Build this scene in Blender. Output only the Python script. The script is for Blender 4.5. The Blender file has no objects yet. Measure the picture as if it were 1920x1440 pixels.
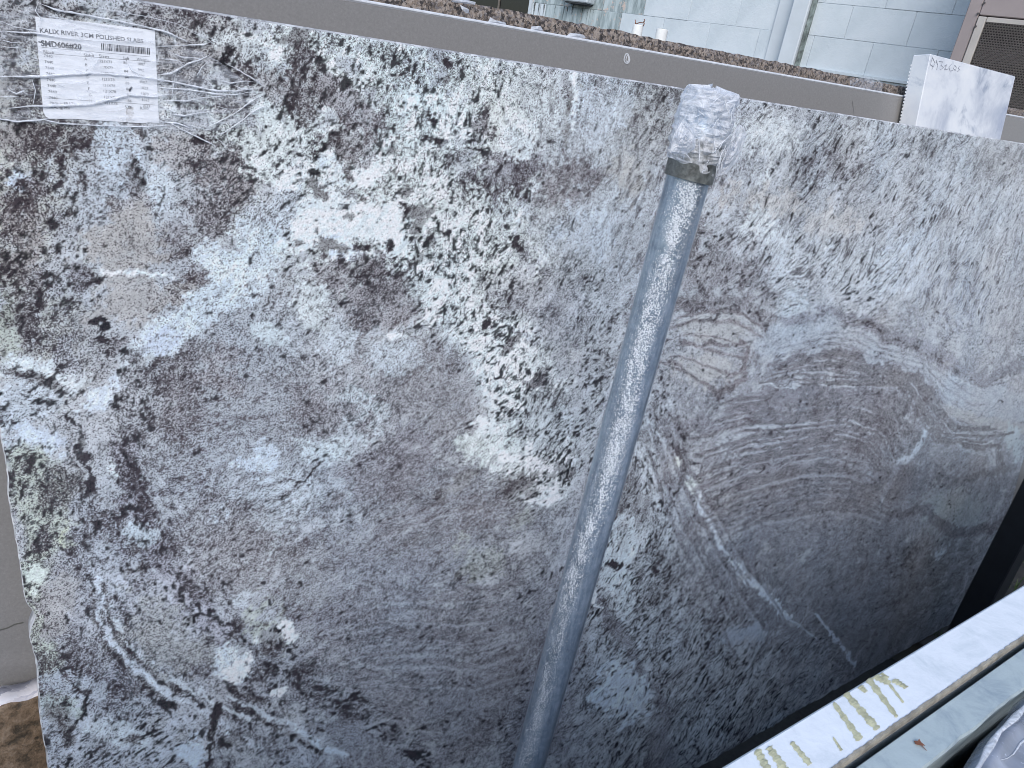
import bpy, math, random
import numpy as np
from mathutils import Matrix, Vector

# ------------------------------------------------------------------ camera, sky, sun
sc = bpy.context.scene
R = math.radians
ROLL, PITCH, YAW, LEAN = R(-9.58), R(23.89), R(37.14), R(9.15)
FPX = 1396.0                                   # focal length for a 1920 px wide frame
def basis():
    cy, sy, cp, sp = math.cos(YAW), math.sin(YAW), math.cos(PITCH), math.sin(PITCH)
    fwd = np.array([sy*cp, cy*cp, -sp]); r0 = np.array([cy, -sy, 0.0]); d0 = np.cross(fwd, r0)
    r = math.cos(ROLL)*r0 + math.sin(ROLL)*d0
    d = -math.sin(ROLL)*r0 + math.cos(ROLL)*d0
    return r, d, fwd
CR, CD, CF = basis()
UP = np.array([0, math.sin(LEAN), math.cos(LEAN)])       # up along the leaning slab
NR = np.array([0, -math.cos(LEAN), math.sin(LEAN)])      # out of its polished face
ORG = np.array([0, 0, 0.15])                             # lower left corner of the slab
CAM = ORG + 1.60*UP + 1.0616*NR + np.array([0.02, 0, 0])
cd = bpy.data.cameras.new('camera'); cam = bpy.data.objects.new('camera', cd)
sc.collection.objects.link(cam); sc.camera = cam
cd.sensor_width = 36; cd.lens = 36*FPX/1920; cd.clip_start = 0.02; cd.clip_end = 500
m = Matrix.Identity(4)
for i in range(3):
    m[i][0], m[i][1], m[i][2], m[i][3] = CR[i], -CD[i], -CF[i], CAM[i]
cam.matrix_world = m

SUN_EL, SUN_AZ = R(35), R(-146)      # azimuth measured from +Y towards +X
w = bpy.data.worlds.new('World'); sc.world = w; w.use_nodes = True
nt = w.node_tree; bg = nt.nodes['Background']
sky = nt.nodes.new('ShaderNodeTexSky'); sky.sky_type = 'NISHITA'; sky.sun_disc = False
sky.sun_elevation = SUN_EL; sky.sun_rotation = SUN_AZ
sky.air_density = 1.0; sky.dust_density = 1.2; sky.ozone_density = 1.6
nt.links.new(sky.outputs[0], bg.inputs[0]); bg.inputs[1].default_value = 0.125
sl = bpy.data.lights.new('sun', 'SUN'); so = bpy.data.objects.new('sun', sl); sc.collection.objects.link(so)
sl.energy = 1.35; sl.angle = R(50); sl.color = (1, 0.985, 0.96)
sd = Vector((math.sin(SUN_AZ)*math.cos(SUN_EL), math.cos(SUN_AZ)*math.cos(SUN_EL), math.sin(SUN_EL)))
so.rotation_euler = sd.to_track_quat('Z', 'Y').to_euler()
vs = sc.view_settings; vs.view_transform = 'Standard'; vs.look = 'None'; vs.gamma = 1; vs.exposure = 0.92
vs.use_curve_mapping = False
sc.cycles.filter_width = 0.95
sc.cycles.max_bounces = 6; sc.cycles.transparent_max_bounces = 16

# ------------------------------------------------------------------ helpers
X3, Y3, Z3 = np.eye(3)
def ray(px, py): return CR*((px-960)/FPX) + CD*((py-720)/FPX) + CF
def hit(px, py, P, n):
    d = ray(px, py); return CAM + d*(((np.asarray(P)-CAM) @ n)/(d @ n))
def on_slab(px, py, off=0.0):       # (s, t) metres on the leaning plane, off metres behind the polished face
    p = hit(px, py, ORG - NR*off, NR); return np.array([p[0], (p-ORG) @ UP])
def slab_pt(s, t, off=0.0): return ORG + s*X3 + t*UP - NR*off
def put(name, verts, faces, mat=None, parent=None, smooth=False, mats=None, fm=None):
    me = bpy.data.meshes.new(name)
    me.from_pydata([tuple(float(c) for c in v) for v in verts], [], [tuple(f) for f in faces]); me.update()
    for mm in (mats or ([mat] if mat else [])): me.materials.append(mm)
    if fm is not None: me.polygons.foreach_set('material_index', fm)
    if smooth: me.polygons.foreach_set('use_smooth', [True]*len(me.polygons))
    o = bpy.data.objects.new(name, me); sc.collection.objects.link(o)
    if parent: o.parent = parent
    return o
def tag(o, label=None, cat=None, group=None, kind=None):
    for k, v in (('label', label), ('category', cat), ('group', group), ('kind', kind)):
        if v: o[k] = v
    return o
def thing(name, label, cat, group=None):
    o = bpy.data.objects.new(name, None); sc.collection.objects.link(o); o.empty_display_size = .05
    return tag(o, label, cat, group)
def box_vf(o, a, b, c, bev=0.0):
    """box from corner o along vectors a,b,c; with bevel as inset corners"""
    o, a, b, c = (np.asarray(q, float) for q in (o, a, b, c))
    if bev <= 0:
        v = [o + i*a + j*b + k*c for k in (0, 1) for j in (0, 1) for i in (0, 1)]
        f = [(0,2,3,1),(4,5,7,6),(0,1,5,4),(2,6,7,3),(0,4,6,2),(1,3,7,5)]
        return v, f
    L = [np.linalg.norm(q) for q in (a, b, c)]
    v = []; idx = {}
    for i in (0, 1):
        for j in (0, 1):
            for k in (0, 1):
                for ax in range(3):
                    t = [float(i), float(j), float(k)]
                    for q in range(3):
                        if q != ax: t[q] += (bev/L[q])*(1 if t[q] == 0 else -1)
                    idx[(i, j, k, ax)] = len(v); v.append(o + t[0]*a + t[1]*b + t[2]*c)
    f = []
    for s in (0, 1):
        f.append([idx[(s,0,0,0)], idx[(s,1,0,0)], idx[(s,1,1,0)], idx[(s,0,1,0)]])
        f.append([idx[(0,s,0,1)], idx[(1,s,0,1)], idx[(1,s,1,1)], idx[(0,s,1,1)]])
        f.append([idx[(0,0,s,2)], idx[(1,0,s,2)], idx[(1,1,s,2)], idx[(0,1,s,2)]])
    for p in (0, 1):
        for q in (0, 1):
            f.append([idx[(0,p,q,1)], idx[(1,p,q,1)], idx[(1,p,q,2)], idx[(0,p,q,2)]])
            f.append([idx[(p,0,q,0)], idx[(p,1,q,0)], idx[(p,1,q,2)], idx[(p,0,q,2)]])
            f.append([idx[(p,q,0,0)], idx[(p,q,1,0)], idx[(p,q,1,1)], idx[(p,q,0,1)]])
            for r_ in (0, 1): f.append([idx[(p,q,r_,0)], idx[(p,q,r_,1)], idx[(p,q,r_,2)]]) if True else None
    return v, f
def fix_normals(o):
    import bmesh
    bm = bmesh.new(); bm.from_mesh(o.data); bmesh.ops.recalc_face_normals(bm, faces=bm.faces); bm.to_mesh(o.data); bm.free()
    return o
def box(name, o, a, b, c, mat, parent=None, bev=0.0):
    v, f = box_vf(o, a, b, c, bev); return fix_normals(put(name, v, f, mat, parent))
def tube_vf(pts, rads, n=8, flat=1.0, nrm=None, cap=True):
    pts = [np.asarray(p, float) for p in pts]; v = []; f = []
    for i, p in enumerate(pts):
        d = pts[min(i+1, len(pts)-1)] - pts[max(i-1, 0)]; d = d/ (np.linalg.norm(d)+1e-9)
        ref = np.asarray(nrm) if nrm is not None else (Z3 if abs(d[2]) < .9 else X3)
        a = np.cross(d, ref); a /= np.linalg.norm(a)+1e-9; b = np.cross(a, d)
        r = rads[i] if hasattr(rads, '__len__') else rads
        for k in range(n):
            t = 2*math.pi*k/n; v.append(p + r*(math.cos(t)*a + flat*math.sin(t)*b))
    for i in range(len(pts)-1):
        for k in range(n): f.append((i*n+k, i*n+(k+1) % n, (i+1)*n+(k+1) % n, (i+1)*n+k))
    if cap: f.append(tuple(range(n-1, -1, -1))); f.append(tuple((len(pts)-1)*n+k for k in range(n)))
    return v, f
def merge(lst):
    V, F = [], []
    for v, f in lst:
        k = len(V); V += list(v); F += [tuple(i+k for i in q) for q in f]
    return V, F

# ------------------------------------------------------------------ materials
def mat_new(name):
    mt = bpy.data.materials.new(name); mt.use_nodes = True
    n = mt.node_tree; return mt, n, n.nodes['Principled BSDF'], (lambda a, b: n.links.new(a, b))
def noise(n, link, vec, scale, detail=5, rough=.6, dist=0.0):
    t = n.nodes.new('ShaderNodeTexNoise'); t.inputs['Scale'].default_value = scale
    t.inputs['Detail'].default_value = detail; t.inputs['Roughness'].default_value = rough
    t.inputs['Distortion'].default_value = dist
    if vec is not None: link(vec, t.inputs['Vector'])
    return t.outputs[0]
def ramp(n, link, src, stops, interp='LINEAR'):
    r = n.nodes.new('ShaderNodeValToRGB'); r.color_ramp.interpolation = interp
    while len(r.color_ramp.elements) < len(stops): r.color_ramp.elements.new(.5)
    for e, (p, c) in zip(r.color_ramp.elements, stops):
        e.position = p; e.color = (*c, 1) if len(c) == 3 else c
    link(src, r.inputs[0]); return r.outputs[0]
def g(v): return (v, v, v)
def mix(n, link, fac, a, b, mode='MIX'):
    t = n.nodes.new('ShaderNodeMix'); t.data_type = 'RGBA'; t.blend_type = mode
    for s, q in ((0, fac), (6, a), (7, b)):
        if hasattr(q, 'default_value') or hasattr(q, 'is_linked'): link(q, t.inputs[s])
        elif s == 0: t.inputs[0].default_value = q
        else: t.inputs[s].default_value = (*q, 1)
    return t.outputs[2]
def math_(n, link, op, a, b=None):
    t = n.nodes.new('ShaderNodeMath'); t.operation = op
    for s, q in ((0, a), (1, b)):
        if q is None: continue
        if hasattr(q, 'is_linked'): link(q, t.inputs[s])
        else: t.inputs[s].default_value = q
    return t.outputs[0]
def bump(n, link, h, bs, strength=.3, dist=.01):
    b = n.nodes.new('ShaderNodeBump'); b.inputs['Strength'].default_value = strength; b.inputs['Distance'].default_value = dist
    link(h, b.inputs['Height']); link(b.outputs[0], bs.inputs['Normal'])
def coord(n, scale=None, rot=None):
    c = n.nodes.new('ShaderNodeTexCoord').outputs['Object']
    if scale or rot:
        mp = n.nodes.new('ShaderNodeMapping')
        if scale: mp.inputs['Scale'].default_value = scale
        if rot: mp.inputs['Rotation'].default_value = rot
        n.links.new(c, mp.inputs['Vector']); return mp.outputs[0]
    return c
def simple(name, col, rough=.5, metal=0.0, var=.12, scale=30, bmp=0.0, spec=None, bscale=None):
    mt, n, bs, L = mat_new(name)
    c = coord(n); h = noise(n, L, c, scale)
    lo = tuple(x*(1-var*2) for x in col); hi = tuple(min(1, x*(1+var)) for x in col)
    L(ramp(n, L, h, [(.3, lo), (.7, hi)]), bs.inputs['Base Color'])
    bs.inputs['Roughness'].default_value = rough; bs.inputs['Metallic'].default_value = metal
    if spec is not None: bs.inputs['Specular IOR Level'].default_value = spec
    if bmp: bump(n, L, noise(n, L, c, bscale or scale*3), bs, bmp, .004)
    return mt
def speckle_granite(name, cols, scale, rough=.5, bmp=.0, vw=.55):
    mt, n, bs, L = mat_new(name); c = coord(n)
    v = n.nodes.new('ShaderNodeTexVoronoi'); v.inputs['Scale'].default_value = scale
    wv_ = n.nodes.new('ShaderNodeTexNoise'); wv_.inputs['Scale'].default_value = scale*1.3; L(c, wv_.inputs['Vector'])
    va = n.nodes.new('ShaderNodeMix'); va.data_type = 'VECTOR'; va.inputs[0].default_value = 1.6/scale; L(c, va.inputs[4]); L(wv_.outputs['Color'], va.inputs[5]); L(va.outputs[1], v.inputs['Vector'])
    nz = noise(n, L, c, scale*.9, 6, .7)
    s = n.nodes.new('ShaderNodeSeparateColor'); L(v.outputs['Color'], s.inputs[0])
    a = math_(n, L, 'ADD', math_(n, L, 'MULTIPLY', s.outputs[0], vw), math_(n, L, 'MULTIPLY', nz, 1.05-vw))
    col = ramp(n, L, a, cols); L(col, bs.inputs['Base Color'])
    bs.inputs['Roughness'].default_value = rough
    if bmp: bump(n, L, a, bs, bmp, .01)
    return mt

# clear plastic: partly see-through sheet with glossy skin
def plastic(name, alpha_lo, alpha_hi, scale=40, col=(.82, .86, .92), rough=.18, stretch=None, bstr=.6, bdist=.006):
    mt, n, bs, L = mat_new(name); c = coord(n, stretch)
    h = noise(n, L, c, scale, 6, .62, 1.2)
    bs.inputs['Base Color'].default_value = (*col, 1); bs.inputs['Roughness'].default_value = rough
    a = n.nodes.new('ShaderNodeMapRange'); a.inputs['From Min'].default_value = .42; a.inputs['From Max'].default_value = .66
    a.inputs['To Min'].default_value = alpha_lo; a.inputs['To Max'].default_value = alpha_hi
    L(h, a.inputs['Value']); L(a.outputs[0], bs.inputs['Alpha'])
    bump(n, L, h, bs, bstr, bdist)
    return mt

M = {}
M['crease'] = plastic('plastic_crease', .45, .95, 60, (.86, .89, .94), .2)
M['film'] = plastic('clear_film', .05, .22, 22, (.80, .84, .90), .12, None, .5)
M['paper'] = simple('label_paper', (.80, .82, .86), .35, 0, .03, 60)
M['ink'] = simple('print_ink', (.03, .03, .04), .5, 0, .1)
M['ink_faint'] = simple('faint_ink', (.09, .095, .11), .5, 0, .1)
M['marker'] = simple('marker_ink', (.10, .11, .13), .6)
M['tape_dark'] = simple('grey_tape', (.13, .14, .135), .4, 0, .35, 90, .3)

# ------------------------------------------------------------------ rock map of the big slab
SW, SH = 3.18, 1.757
RES = 0.002
nx, ny = int(SW/RES), int(SH/RES)
rng = np.random.default_rng(7)
def gnoise(cell, shape=(ny, nx), seed=None, octaves=1, gain=.5):
    r_ = np.random.default_rng(seed) if seed is not None else rng
    out = np.zeros(shape, np.float32); amp = 1.0; tot = 0
    for o in range(octaves):
        c = cell/(2**o)
        gy, gx = int(shape[0]*RES/c)+4, int(shape[1]*RES/c)+4
        gr = r_.standard_normal((gy, gx)).astype(np.float32)
        yy = (np.arange(shape[0])*RES/c + 1); xx = (np.arange(shape[1])*RES/c + 1)
        y0 = yy.astype(int); x0 = xx.astype(int)
        fy = (yy-y0).astype(np.float32); fx = (xx-x0).astype(np.float32)
        fy = fy*fy*(3-2*fy); fx = fx*fx*(3-2*fx)
        A = gr[y0][:, x0]; B_ = gr[y0][:, x0+1]; C_ = gr[y0+1][:, x0]; D_ = gr[y0+1][:, x0+1]
        top = A*(1-fx) + B_*fx; bot = C_*(1-fx) + D_*fx
        out += amp*(top*(1-fy)[:, None] + bot*fy[:, None]); tot += amp*amp; amp *= gain
    out -= out.mean(); out /= out.std()+1e-9
    return out
ss = (np.arange(nx)+.5)*RES; tt = (np.arange(ny)+.5)*RES
S_, T_ = np.meshgrid(ss, tt)
S_ = S_.astype(np.float32); T_ = T_.astype(np.float32)
def to_px(s, t):
    P = [ORG[i] + s*X3[i] + t*UP[i] - CAM[i] for i in range(3)]
    z = P[0]*CF[0]+P[1]*CF[1]+P[2]*CF[2]
    return 960+FPX*(P[0]*CR[0]+P[1]*CR[1]+P[2]*CR[2])/z, 720+FPX*(P[0]*CD[0]+P[1]*CD[1]+P[2]*CD[2])/z
# the survey of the stone was taken in picture units; wobble its borders like mineral borders
wx = gnoise(.10, octaves=3, gain=.65)*.0060 + gnoise(.010, octaves=3, gain=.7)*.0020
wy = gnoise(.10, octaves=3, gain=.65)*.0060 + gnoise(.010, octaves=3, gain=.7)*.0020
PX, PY = to_px(S_ + wx, T_ + wy); PX_, PY_ = PX, PY
PXc, PYc = to_px(S_ + .28*wx, T_ + .28*wy)
rag = gnoise(.035, octaves=5, gain=.88)

W_ = (.64, .68, .68); BL = (.52, .58, .66); GW = (.63, .665, .62); CR_ = (.50, .485, .43)
MG = (.415, .42, .435); MD = (.35, .36, .385); BE = (.45, .405, .37); LG = (.50, .515, .54); OL = (.47, .49, .41)
TP = (.20, .19, .17); KK = (.02, .018, .022)
col = np.empty((ny, nx, 3), np.float32); col[:] = (.47, .475, .49)
fine = np.full((ny, nx), .42, np.float32); coarse = np.full((ny, nx), .12, np.float32); strk = np.full((ny, nx), .2, np.float32)
def apply(wt, sl_, c=None, f=None, k=None, st=None):
    if c is not None: col[sl_] += (np.array(c, np.float32)-col[sl_])*wt[..., None]
    for arr, v in ((fine, f), (coarse, k), (strk, st)):
        if v is not None: arr[sl_] += (v-arr[sl_])*wt
def window(x0, x1, y0, y1):
    mk = (PX > x0) & (PX < x1) & (PY > y0) & (PY < y1)
    r_ = np.flatnonzero(mk.any(1)); c_ = np.flatnonzero(mk.any(0))
    if len(r_) == 0 or len(c_) == 0: return None
    return (slice(r_[0], r_[-1]+1), slice(c_[0], c_[-1]+1))
def blob(x, y, rx, ry, rot=0, c=None, f=None, k=None, st=None, soft=.45, w=1.0, rg=.55):
    mr = max(rx, ry)*1.7; sl_ = window(x-mr, x+mr, y-mr, y+mr)
    if sl_ is None: return
    a = R(-rot); dx = PX[sl_]-x; dy = PY[sl_]-y
    u = (dx*math.cos(a)+dy*math.sin(a))/rx; v = (-dx*math.sin(a)+dy*math.cos(a))/ry
    d = np.sqrt(u*u+v*v) + rag[sl_]*rg*.6
    wt = np.clip((1+soft*.5-d)/soft, 0, 1); wt = wt*wt*(3-2*wt)*w
    apply(wt, sl_, c, f, k, st)
def stroke(pts, wd, c=None, f=None, k=None, st=None, soft=.5, w=1.0, rg=.25):
    P = np.array(pts, float); wds = wd if hasattr(wd, '__len__') else [wd]*len(P)
    mw = max(wds)*1.6
    sl_ = window(P[:, 0].min()-mw, P[:, 0].max()+mw, P[:, 1].min()-mw, P[:, 1].max()+mw)
    if sl_ is None: return
    x = PX[sl_]; y = PY[sl_]; best = np.full(x.shape, 1e9, np.float32)
    for i in range(len(P)-1):
        a, b = P[i], P[i+1]; d = b-a; l2 = d@d+1e-9
        t = np.clip(((x-a[0])*d[0]+(y-a[1])*d[1])/l2, 0, 1)
        q = np.hypot(x-a[0]-t*d[0], y-a[1]-t*d[1])/((wds[i]+(wds[i+1]-wds[i])*t)*.5)
        np.minimum(best, q, out=best)
    d = best + rag[sl_]*rg*.6
    wt = np.clip((1+soft*.5-d)/soft, 0, 1); wt = wt*wt*(3-2*wt)*w
    apply(wt, sl_, c, f, k, st)

#SURVEY-BEGIN
# --- broad zones
blob(60, 330, 150, 380, 0, CR_, .50, .34, soft=.8)
blob(300, 330, 220, 150, 0, (.50,.51,.53), .42, .16, soft=.7)
blob(760, 330, 430, 330, -25, GW, .40, .50, soft=.6)
blob(1130, 330, 160, 260, 0, (.53,.55,.56), .50, .14, .5, soft=.7)
blob(1600, 420, 420, 230, -8, (.52,.535,.56), .46, .16, .75, soft=.5)
blob(440, 760, 280, 250, 0, MG, .56, .05, soft=.6)
blob(770, 770, 210, 150, 20, (.43,.415,.42), .56, .06, soft=.6)
blob(760, 1000, 360, 150, 15, MD, .64, .08, .4, soft=.6)
blob(780, 1250, 340, 230, 0, (.36,.36,.39), .60, .06, .2, soft=.5)
blob(1600, 900, 430, 300, 0, (.37,.375,.40), .55, .02, .25, soft=.5)
blob(1620, 1150, 330, 220, -20, (.35,.36,.385), .62, .03, .25, soft=.6)
blob(250, 1200, 250, 260, -45, (.42,.42,.45), .60, .36, soft=.6)
blob(230, 1400, 230, 110, 0, (.46,.48,.52), .45, .50, soft=.6)
# --- top left
blob(60, 30, 90, 60, 0, (.40,.38,.37), .7, .4); blob(30, 90, 30, 50, 0, (.16,.12,.11), .8, .5, w=.6)
blob(20, 170, 40, 60, 0, (.22,.18,.16), .8, .5, w=.6); blob(330, 30, 90, 30, -10, (.34,.32,.32), .8, .5)
blob(430, 100, 70, 35, -10, (.56,.57,.55), .5, .2); blob(350, 130, 50, 50, 0, (.42,.39,.37), .7, .3)
blob(500, 180, 70, 60, 0, (.50,.47,.45), .6, .45)
blob(140, 270, 28, 36, 0, (.18,.14,.13), .8, .6, w=.8); blob(60, 260, 60, 40, 0, (.33,.29,.26), .75, .5)
blob(175, 250, 22, 20, 0, (.16,.12,.11), .8, .6, w=.8); blob(205, 245, 15, 12, 0, (.20,.15,.13), .8, .6, w=.8)
blob(40, 330, 26, 20, 0, BL, .25, .1); blob(110, 312, 12, 7, 0, KK, 1, .9); blob(108, 350, 13, 9, 0, KK, .9, .9)
blob(160, 345, 12, 18, 0, (.15,.14,.14), .8, .7); blob(235, 295, 60, 60, 0, (.52,.56,.60), .35, .03)
blob(50, 430, 45, 110, -5, (.34,.29,.27), .80, .45, w=.8); blob(120, 470, 40, 90, 0, (.46,.46,.47), .55, .35)
blob(252, 335, 14, 75, 8, (.22,.20,.20), .8, .7, w=.8); blob(262, 260, 12, 34, 10, (.22,.18,.17), .8, .7)
blob(310, 350, 28, 70, 0, (.55,.58,.60), .35, .05); blob(340, 300, 50, 40, 20, (.47,.44,.43), .45, .03)
blob(420, 330, 60, 50, -30, (.32,.28,.28), .78, .25, w=.9); blob(480, 290, 40, 18, 50, (.28,.23,.24), .8, .4, w=.8)
blob(370, 270, 9, 7, 0, KK, 1, 1); blob(390, 385, 45, 50, 0, (.36,.33,.34), .72, .2, w=.8)
blob(330, 440, 25, 40, 20, (.28,.25,.26), .8, .3, w=.7); blob(250, 400, 40, 30, 0, (.46,.43,.42), .6, .1)
blob(240, 470, 78, 55, 0, BE, .38, .02); blob(245, 570, 72, 60, 0, (.44,.405,.38), .36, .01)
stroke([(190,512),(240,515),(310,512)], 10, W_, .15, .02)
blob(365, 515, 55, 34, 0, (.30,.25,.24), .80, .2, w=.9); blob(330, 545, 45, 25, 30, BE, .6, .05)
# dark crystal chain
for x, y, r_ in ((165,470,6),(178,520,7),(170,563,5),(186,598,7),(194,612,8),(192,628,8),(197,640,8),(193,652,8),(152,492,4),(195,600,6)):
    blob(x, y, r_*1.3, r_, 20, KK, 1, 1, soft=.3)
blob(150, 530, 22, 40, -20, (.30,.28,.30), .75, .6, w=.8); blob(215, 640, 22, 24, 0, (.30,.27,.28), .85, .3, w=.7)
blob(12, 600, 22, 60, 0, (.36,.37,.30), .6, .5); blob(48, 590, 22, 60, -15, (.3,.27,.27), .75, .5, w=.6)
blob(8, 655, 26, 35, 0, OL, .4, .2)
# diagonal white belt
stroke([(500,400),(470,520),(400,560),(320,620),(250,660),(230,700)], [60,80,90,80,70,50], (.56,.61,.64), .36, .06)
blob(420, 500, 60, 50, 40, (.57,.62,.66), .34, .05); blob(300, 640, 50, 30, 30, (.52,.57,.66), .3, .05)
blob(65, 690, 70, 28, 0, (.57,.61,.62), .2, .05); blob(195, 735, 62, 40, 30, (.54,.60,.68), .12, .02)
blob(75, 815, 55, 30, -30, (.53,.58,.66), .15, .03); blob(60, 860, 45, 32, -20, (.54,.59,.65), .15, .06)
blob(45, 755, 50, 45, 0, (.50,.53,.56), .4, .45); blob(40, 700, 40, 12, -15, (.2,.19,.18), .8, .8, w=.7)
stroke([(340,665),(290,672),(275,690)], 9, (.12,.11,.11), .9, .7); blob(300, 720, 40, 18, 0, (.25,.21,.21), .8, .45, w=.8)
blob(240, 760, 50, 90, 0, (.44,.45,.47), .55, .38)
blob(345, 720, 40, 80, -10, (.36,.34,.35), .75, .1, w=.8); blob(420, 690, 40, 50, 0, (.42,.39,.39), .62, .02)
blob(225, 885, 45, 22, 0, (.60,.64,.62), .2, .15); blob(110, 660, 20, 30, 0, LG, .5, .3)
# centre whites
blob(520, 400, 60, 60, 20, (.52,.55,.58), .5, .12); blob(470, 450, 45, 45, 0, (.54,.60,.64), .4, .1)
blob(540, 330, 35, 40, -20, W_, .1, .06, soft=.2); blob(600, 300, 30, 22, 0, (.58,.62,.66), .2, .1)
blob(570, 420, 35, 60, -20, (.60,.65,.67), .14, .05, soft=.2)
blob(640, 395, 75, 85, 10, W_, .14, .07, soft=.3); blob(720, 430, 60, 55, 0, (.63,.68,.68), .12, .06, soft=.2)
blob(680, 320, 34, 26, 0, (.66,.70,.69), .05, .05, soft=.2); blob(640, 470, 30, 26, 0, (.58,.64,.72), .1, .04)
for x, y, rx, ry, ro in ((795,400,22,36,-10),(772,340,12,18,20),(740,318,9,9,0),(680,365,8,12,20),(650,310,8,14,0),(605,470,22,9,20),(788,470,12,14,0),
                         (548,460,8,6,0),(590,365,9,14,0),(575,350,8,10,0),(640,470,12,8,0),(1055,195,10,42,-4),(1052,240,8,24,0),(1088,152,16,26,10),
                         (895,240,14,9,-50),(850,155,6,22,0),(735,290,9,10,0),(655,415,8,8,0),(815,440,10,16,0),(550,70,22,14,20)):
    blob(x, y, rx, ry, ro, TP, .5, .15, soft=.3, w=.9)
blob(1088, 155, 12, 22, 0, (.28,.28,.19), .4, .1, w=.6); blob(1068, 190, 10, 60, -5, (.66,.70,.69), .1, .02)
blob(1070, 140, 14, 18, 0, (.66,.70,.69), .1, .02)
# dark clots near the top
for x, y, rx, ry, ro in ((465,40,7,7,0),(605,165,20,9,-45),(695,178,9,7,-30),(680,160,8,10,0),(820,208,7,7,0),(848,110,10,16,10),(830,255,14,10,0),(893,265,14,16,0),
                         (905,280,9,12,0),(885,295,6,10,20),(870,340,6,14,20),(780,378,12,8,20),(840,430,9,7,0),(690,460,24,9,25),(725,450,8,12,0),
                         (610,255,14,22,20),(590,275,22,10,20),(625,282,10,14,0),(560,160,9,22,0),(548,200,8,14,0),(575,110,14,8,0),(655,145,7,9,0),(425,120,8,26,-5),
                         (890,475,16,7,30),(970,455,10,12,0),(820,478,10,8,0),(1050,180,4,10,0),(965,350,7,9,0),(850,560,10,14,30),(905,594,7,8,0),(878,600,10,7,0)):
    blob(x, y, rx, ry, ro, KK, 1, 1, soft=.5, w=.9, rg=.7)
blob(660, 200, 60, 34, -20, (.38,.34,.35), .75, .45, w=.85); blob(655, 260, 45, 45, 0, (.42,.38,.37), .7, .25, w=.85)
blob(560, 180, 40, 70, 10, (.36,.33,.33), .75, .6, w=.7); blob(930, 235, 40, 24, 10, (.34,.30,.31), .8, .5, w=.8)
blob(960, 315, 70, 40, 25, (.36,.34,.37), .78, .35, w=.85); blob(1075, 345, 60, 55, 15, (.37,.33,.33), .78, .15, w=.9)
blob(1240, 200, 45, 70, -10, (.42,.42,.40), .62, .25, w=.85); blob(1200, 270, 60, 60, 0, (.46,.45,.43), .55, .15, w=.7)
blob(870, 300, 30, 50, 10, (.38,.36,.38), .75, .3, w=.6); blob(1010, 150, 14, 60, 8, (.38,.36,.38), .75, .35, w=.7)
blob(1110, 200, 45, 70, 0, (.52,.55,.58), .42, .03, .5); blob(1000, 200, 34, 60, 8, (.55,.57,.56), .45, .1)
blob(960, 240, 30, 40, 0, (.60,.62,.58), .3, .1); blob(1130, 460, 70, 90, 10, (.52,.54,.56), .46, .05, .6)
blob(1100, 440, 40, 70, 20, (.54,.58,.62), .35, .03, .6); blob(1180, 320, 30, 40, 0, (.50,.47,.43), .45, .1)
blob(975, 260, 26, 32, 10, W_, .3, .15); blob(780, 185, 22, 14, 0, W_, .05, .04)
blob(500, 270, 50, 70, 10, (.60,.63,.60), .25, .25)
# middle
blob(720, 560, 110, 60, 30, (.40,.36,.36), .72, .18, w=.9); blob(600, 620, 50, 60, 0, (.46,.46,.47), .62, .2)
blob(610, 520, 45, 22, 10, (.42,.39,.39), .7, .3, w=.8); blob(690, 510, 60, 30, 20, (.34,.31,.32), .8, .4, w=.7)
blob(525, 600, 60, 50, 40, (.48,.50,.52), .5, .2); blob(500, 640, 30, 20, 0, (.52,.56,.56), .35, .05)
blob(740, 672, 46, 38, 20, (.53,.56,.58), .44, .03, soft=.35, rg=.5); blob(625, 640, 34, 42, 10, (.52,.55,.57), .42, .08, rg=.5)
blob(575, 575, 30, 34, 0, (.56,.59,.58), .35, .15); blob(740, 620, 20, 12, 30, W_, .3, .3)
blob(880, 530, 60, 70, -20, GW, .38, .42); blob(960, 560, 90, 60, 0, (.48,.48,.50), .6, .22, w=.8)
blob(665, 790, 45, 60, 20, (.52,.56,.57), .42, .03); blob(620, 830, 50, 22, 0, (.54,.57,.56), .38, .05)
blob(480, 862, 52, 36, 0, (.52,.56,.61), .36, .05, soft=.4, rg=.5); blob(530, 930, 80, 55, 20, (.51,.53,.54), .46, .12)
stroke([(440,930),(400,980),(370,1010)], [40,30,20], (.54,.58,.62), .38, .05)
blob(480, 950, 60, 50, 30, (.52,.55,.57), .40, .06); stroke([(500,960),(490,1040),(470,1100),(450,1130)], [70,60,50,30], (.50,.53,.55), .42, .04)
blob(620, 780, 70, 34, -20, (.36,.33,.34), .72, .03, w=.8)
stroke([(617,847),(585,880),(550,907),(520,925),(490,938)], 4, KK, .9, .8, soft=.8); stroke([(440,840),(410,870),(370,900)], 6, (.2,.18,.19), .8, .4, w=.7)
blob(430, 1010, 80, 70, 30, (.38,.37,.38), .66, .06, w=.9); blob(720, 870, 90, 40, 25, (.36,.33,.35), .7, .05, w=.8)
blob(560, 1080, 60, 50, 0, (.40,.40,.41), .6, .05)
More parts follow.
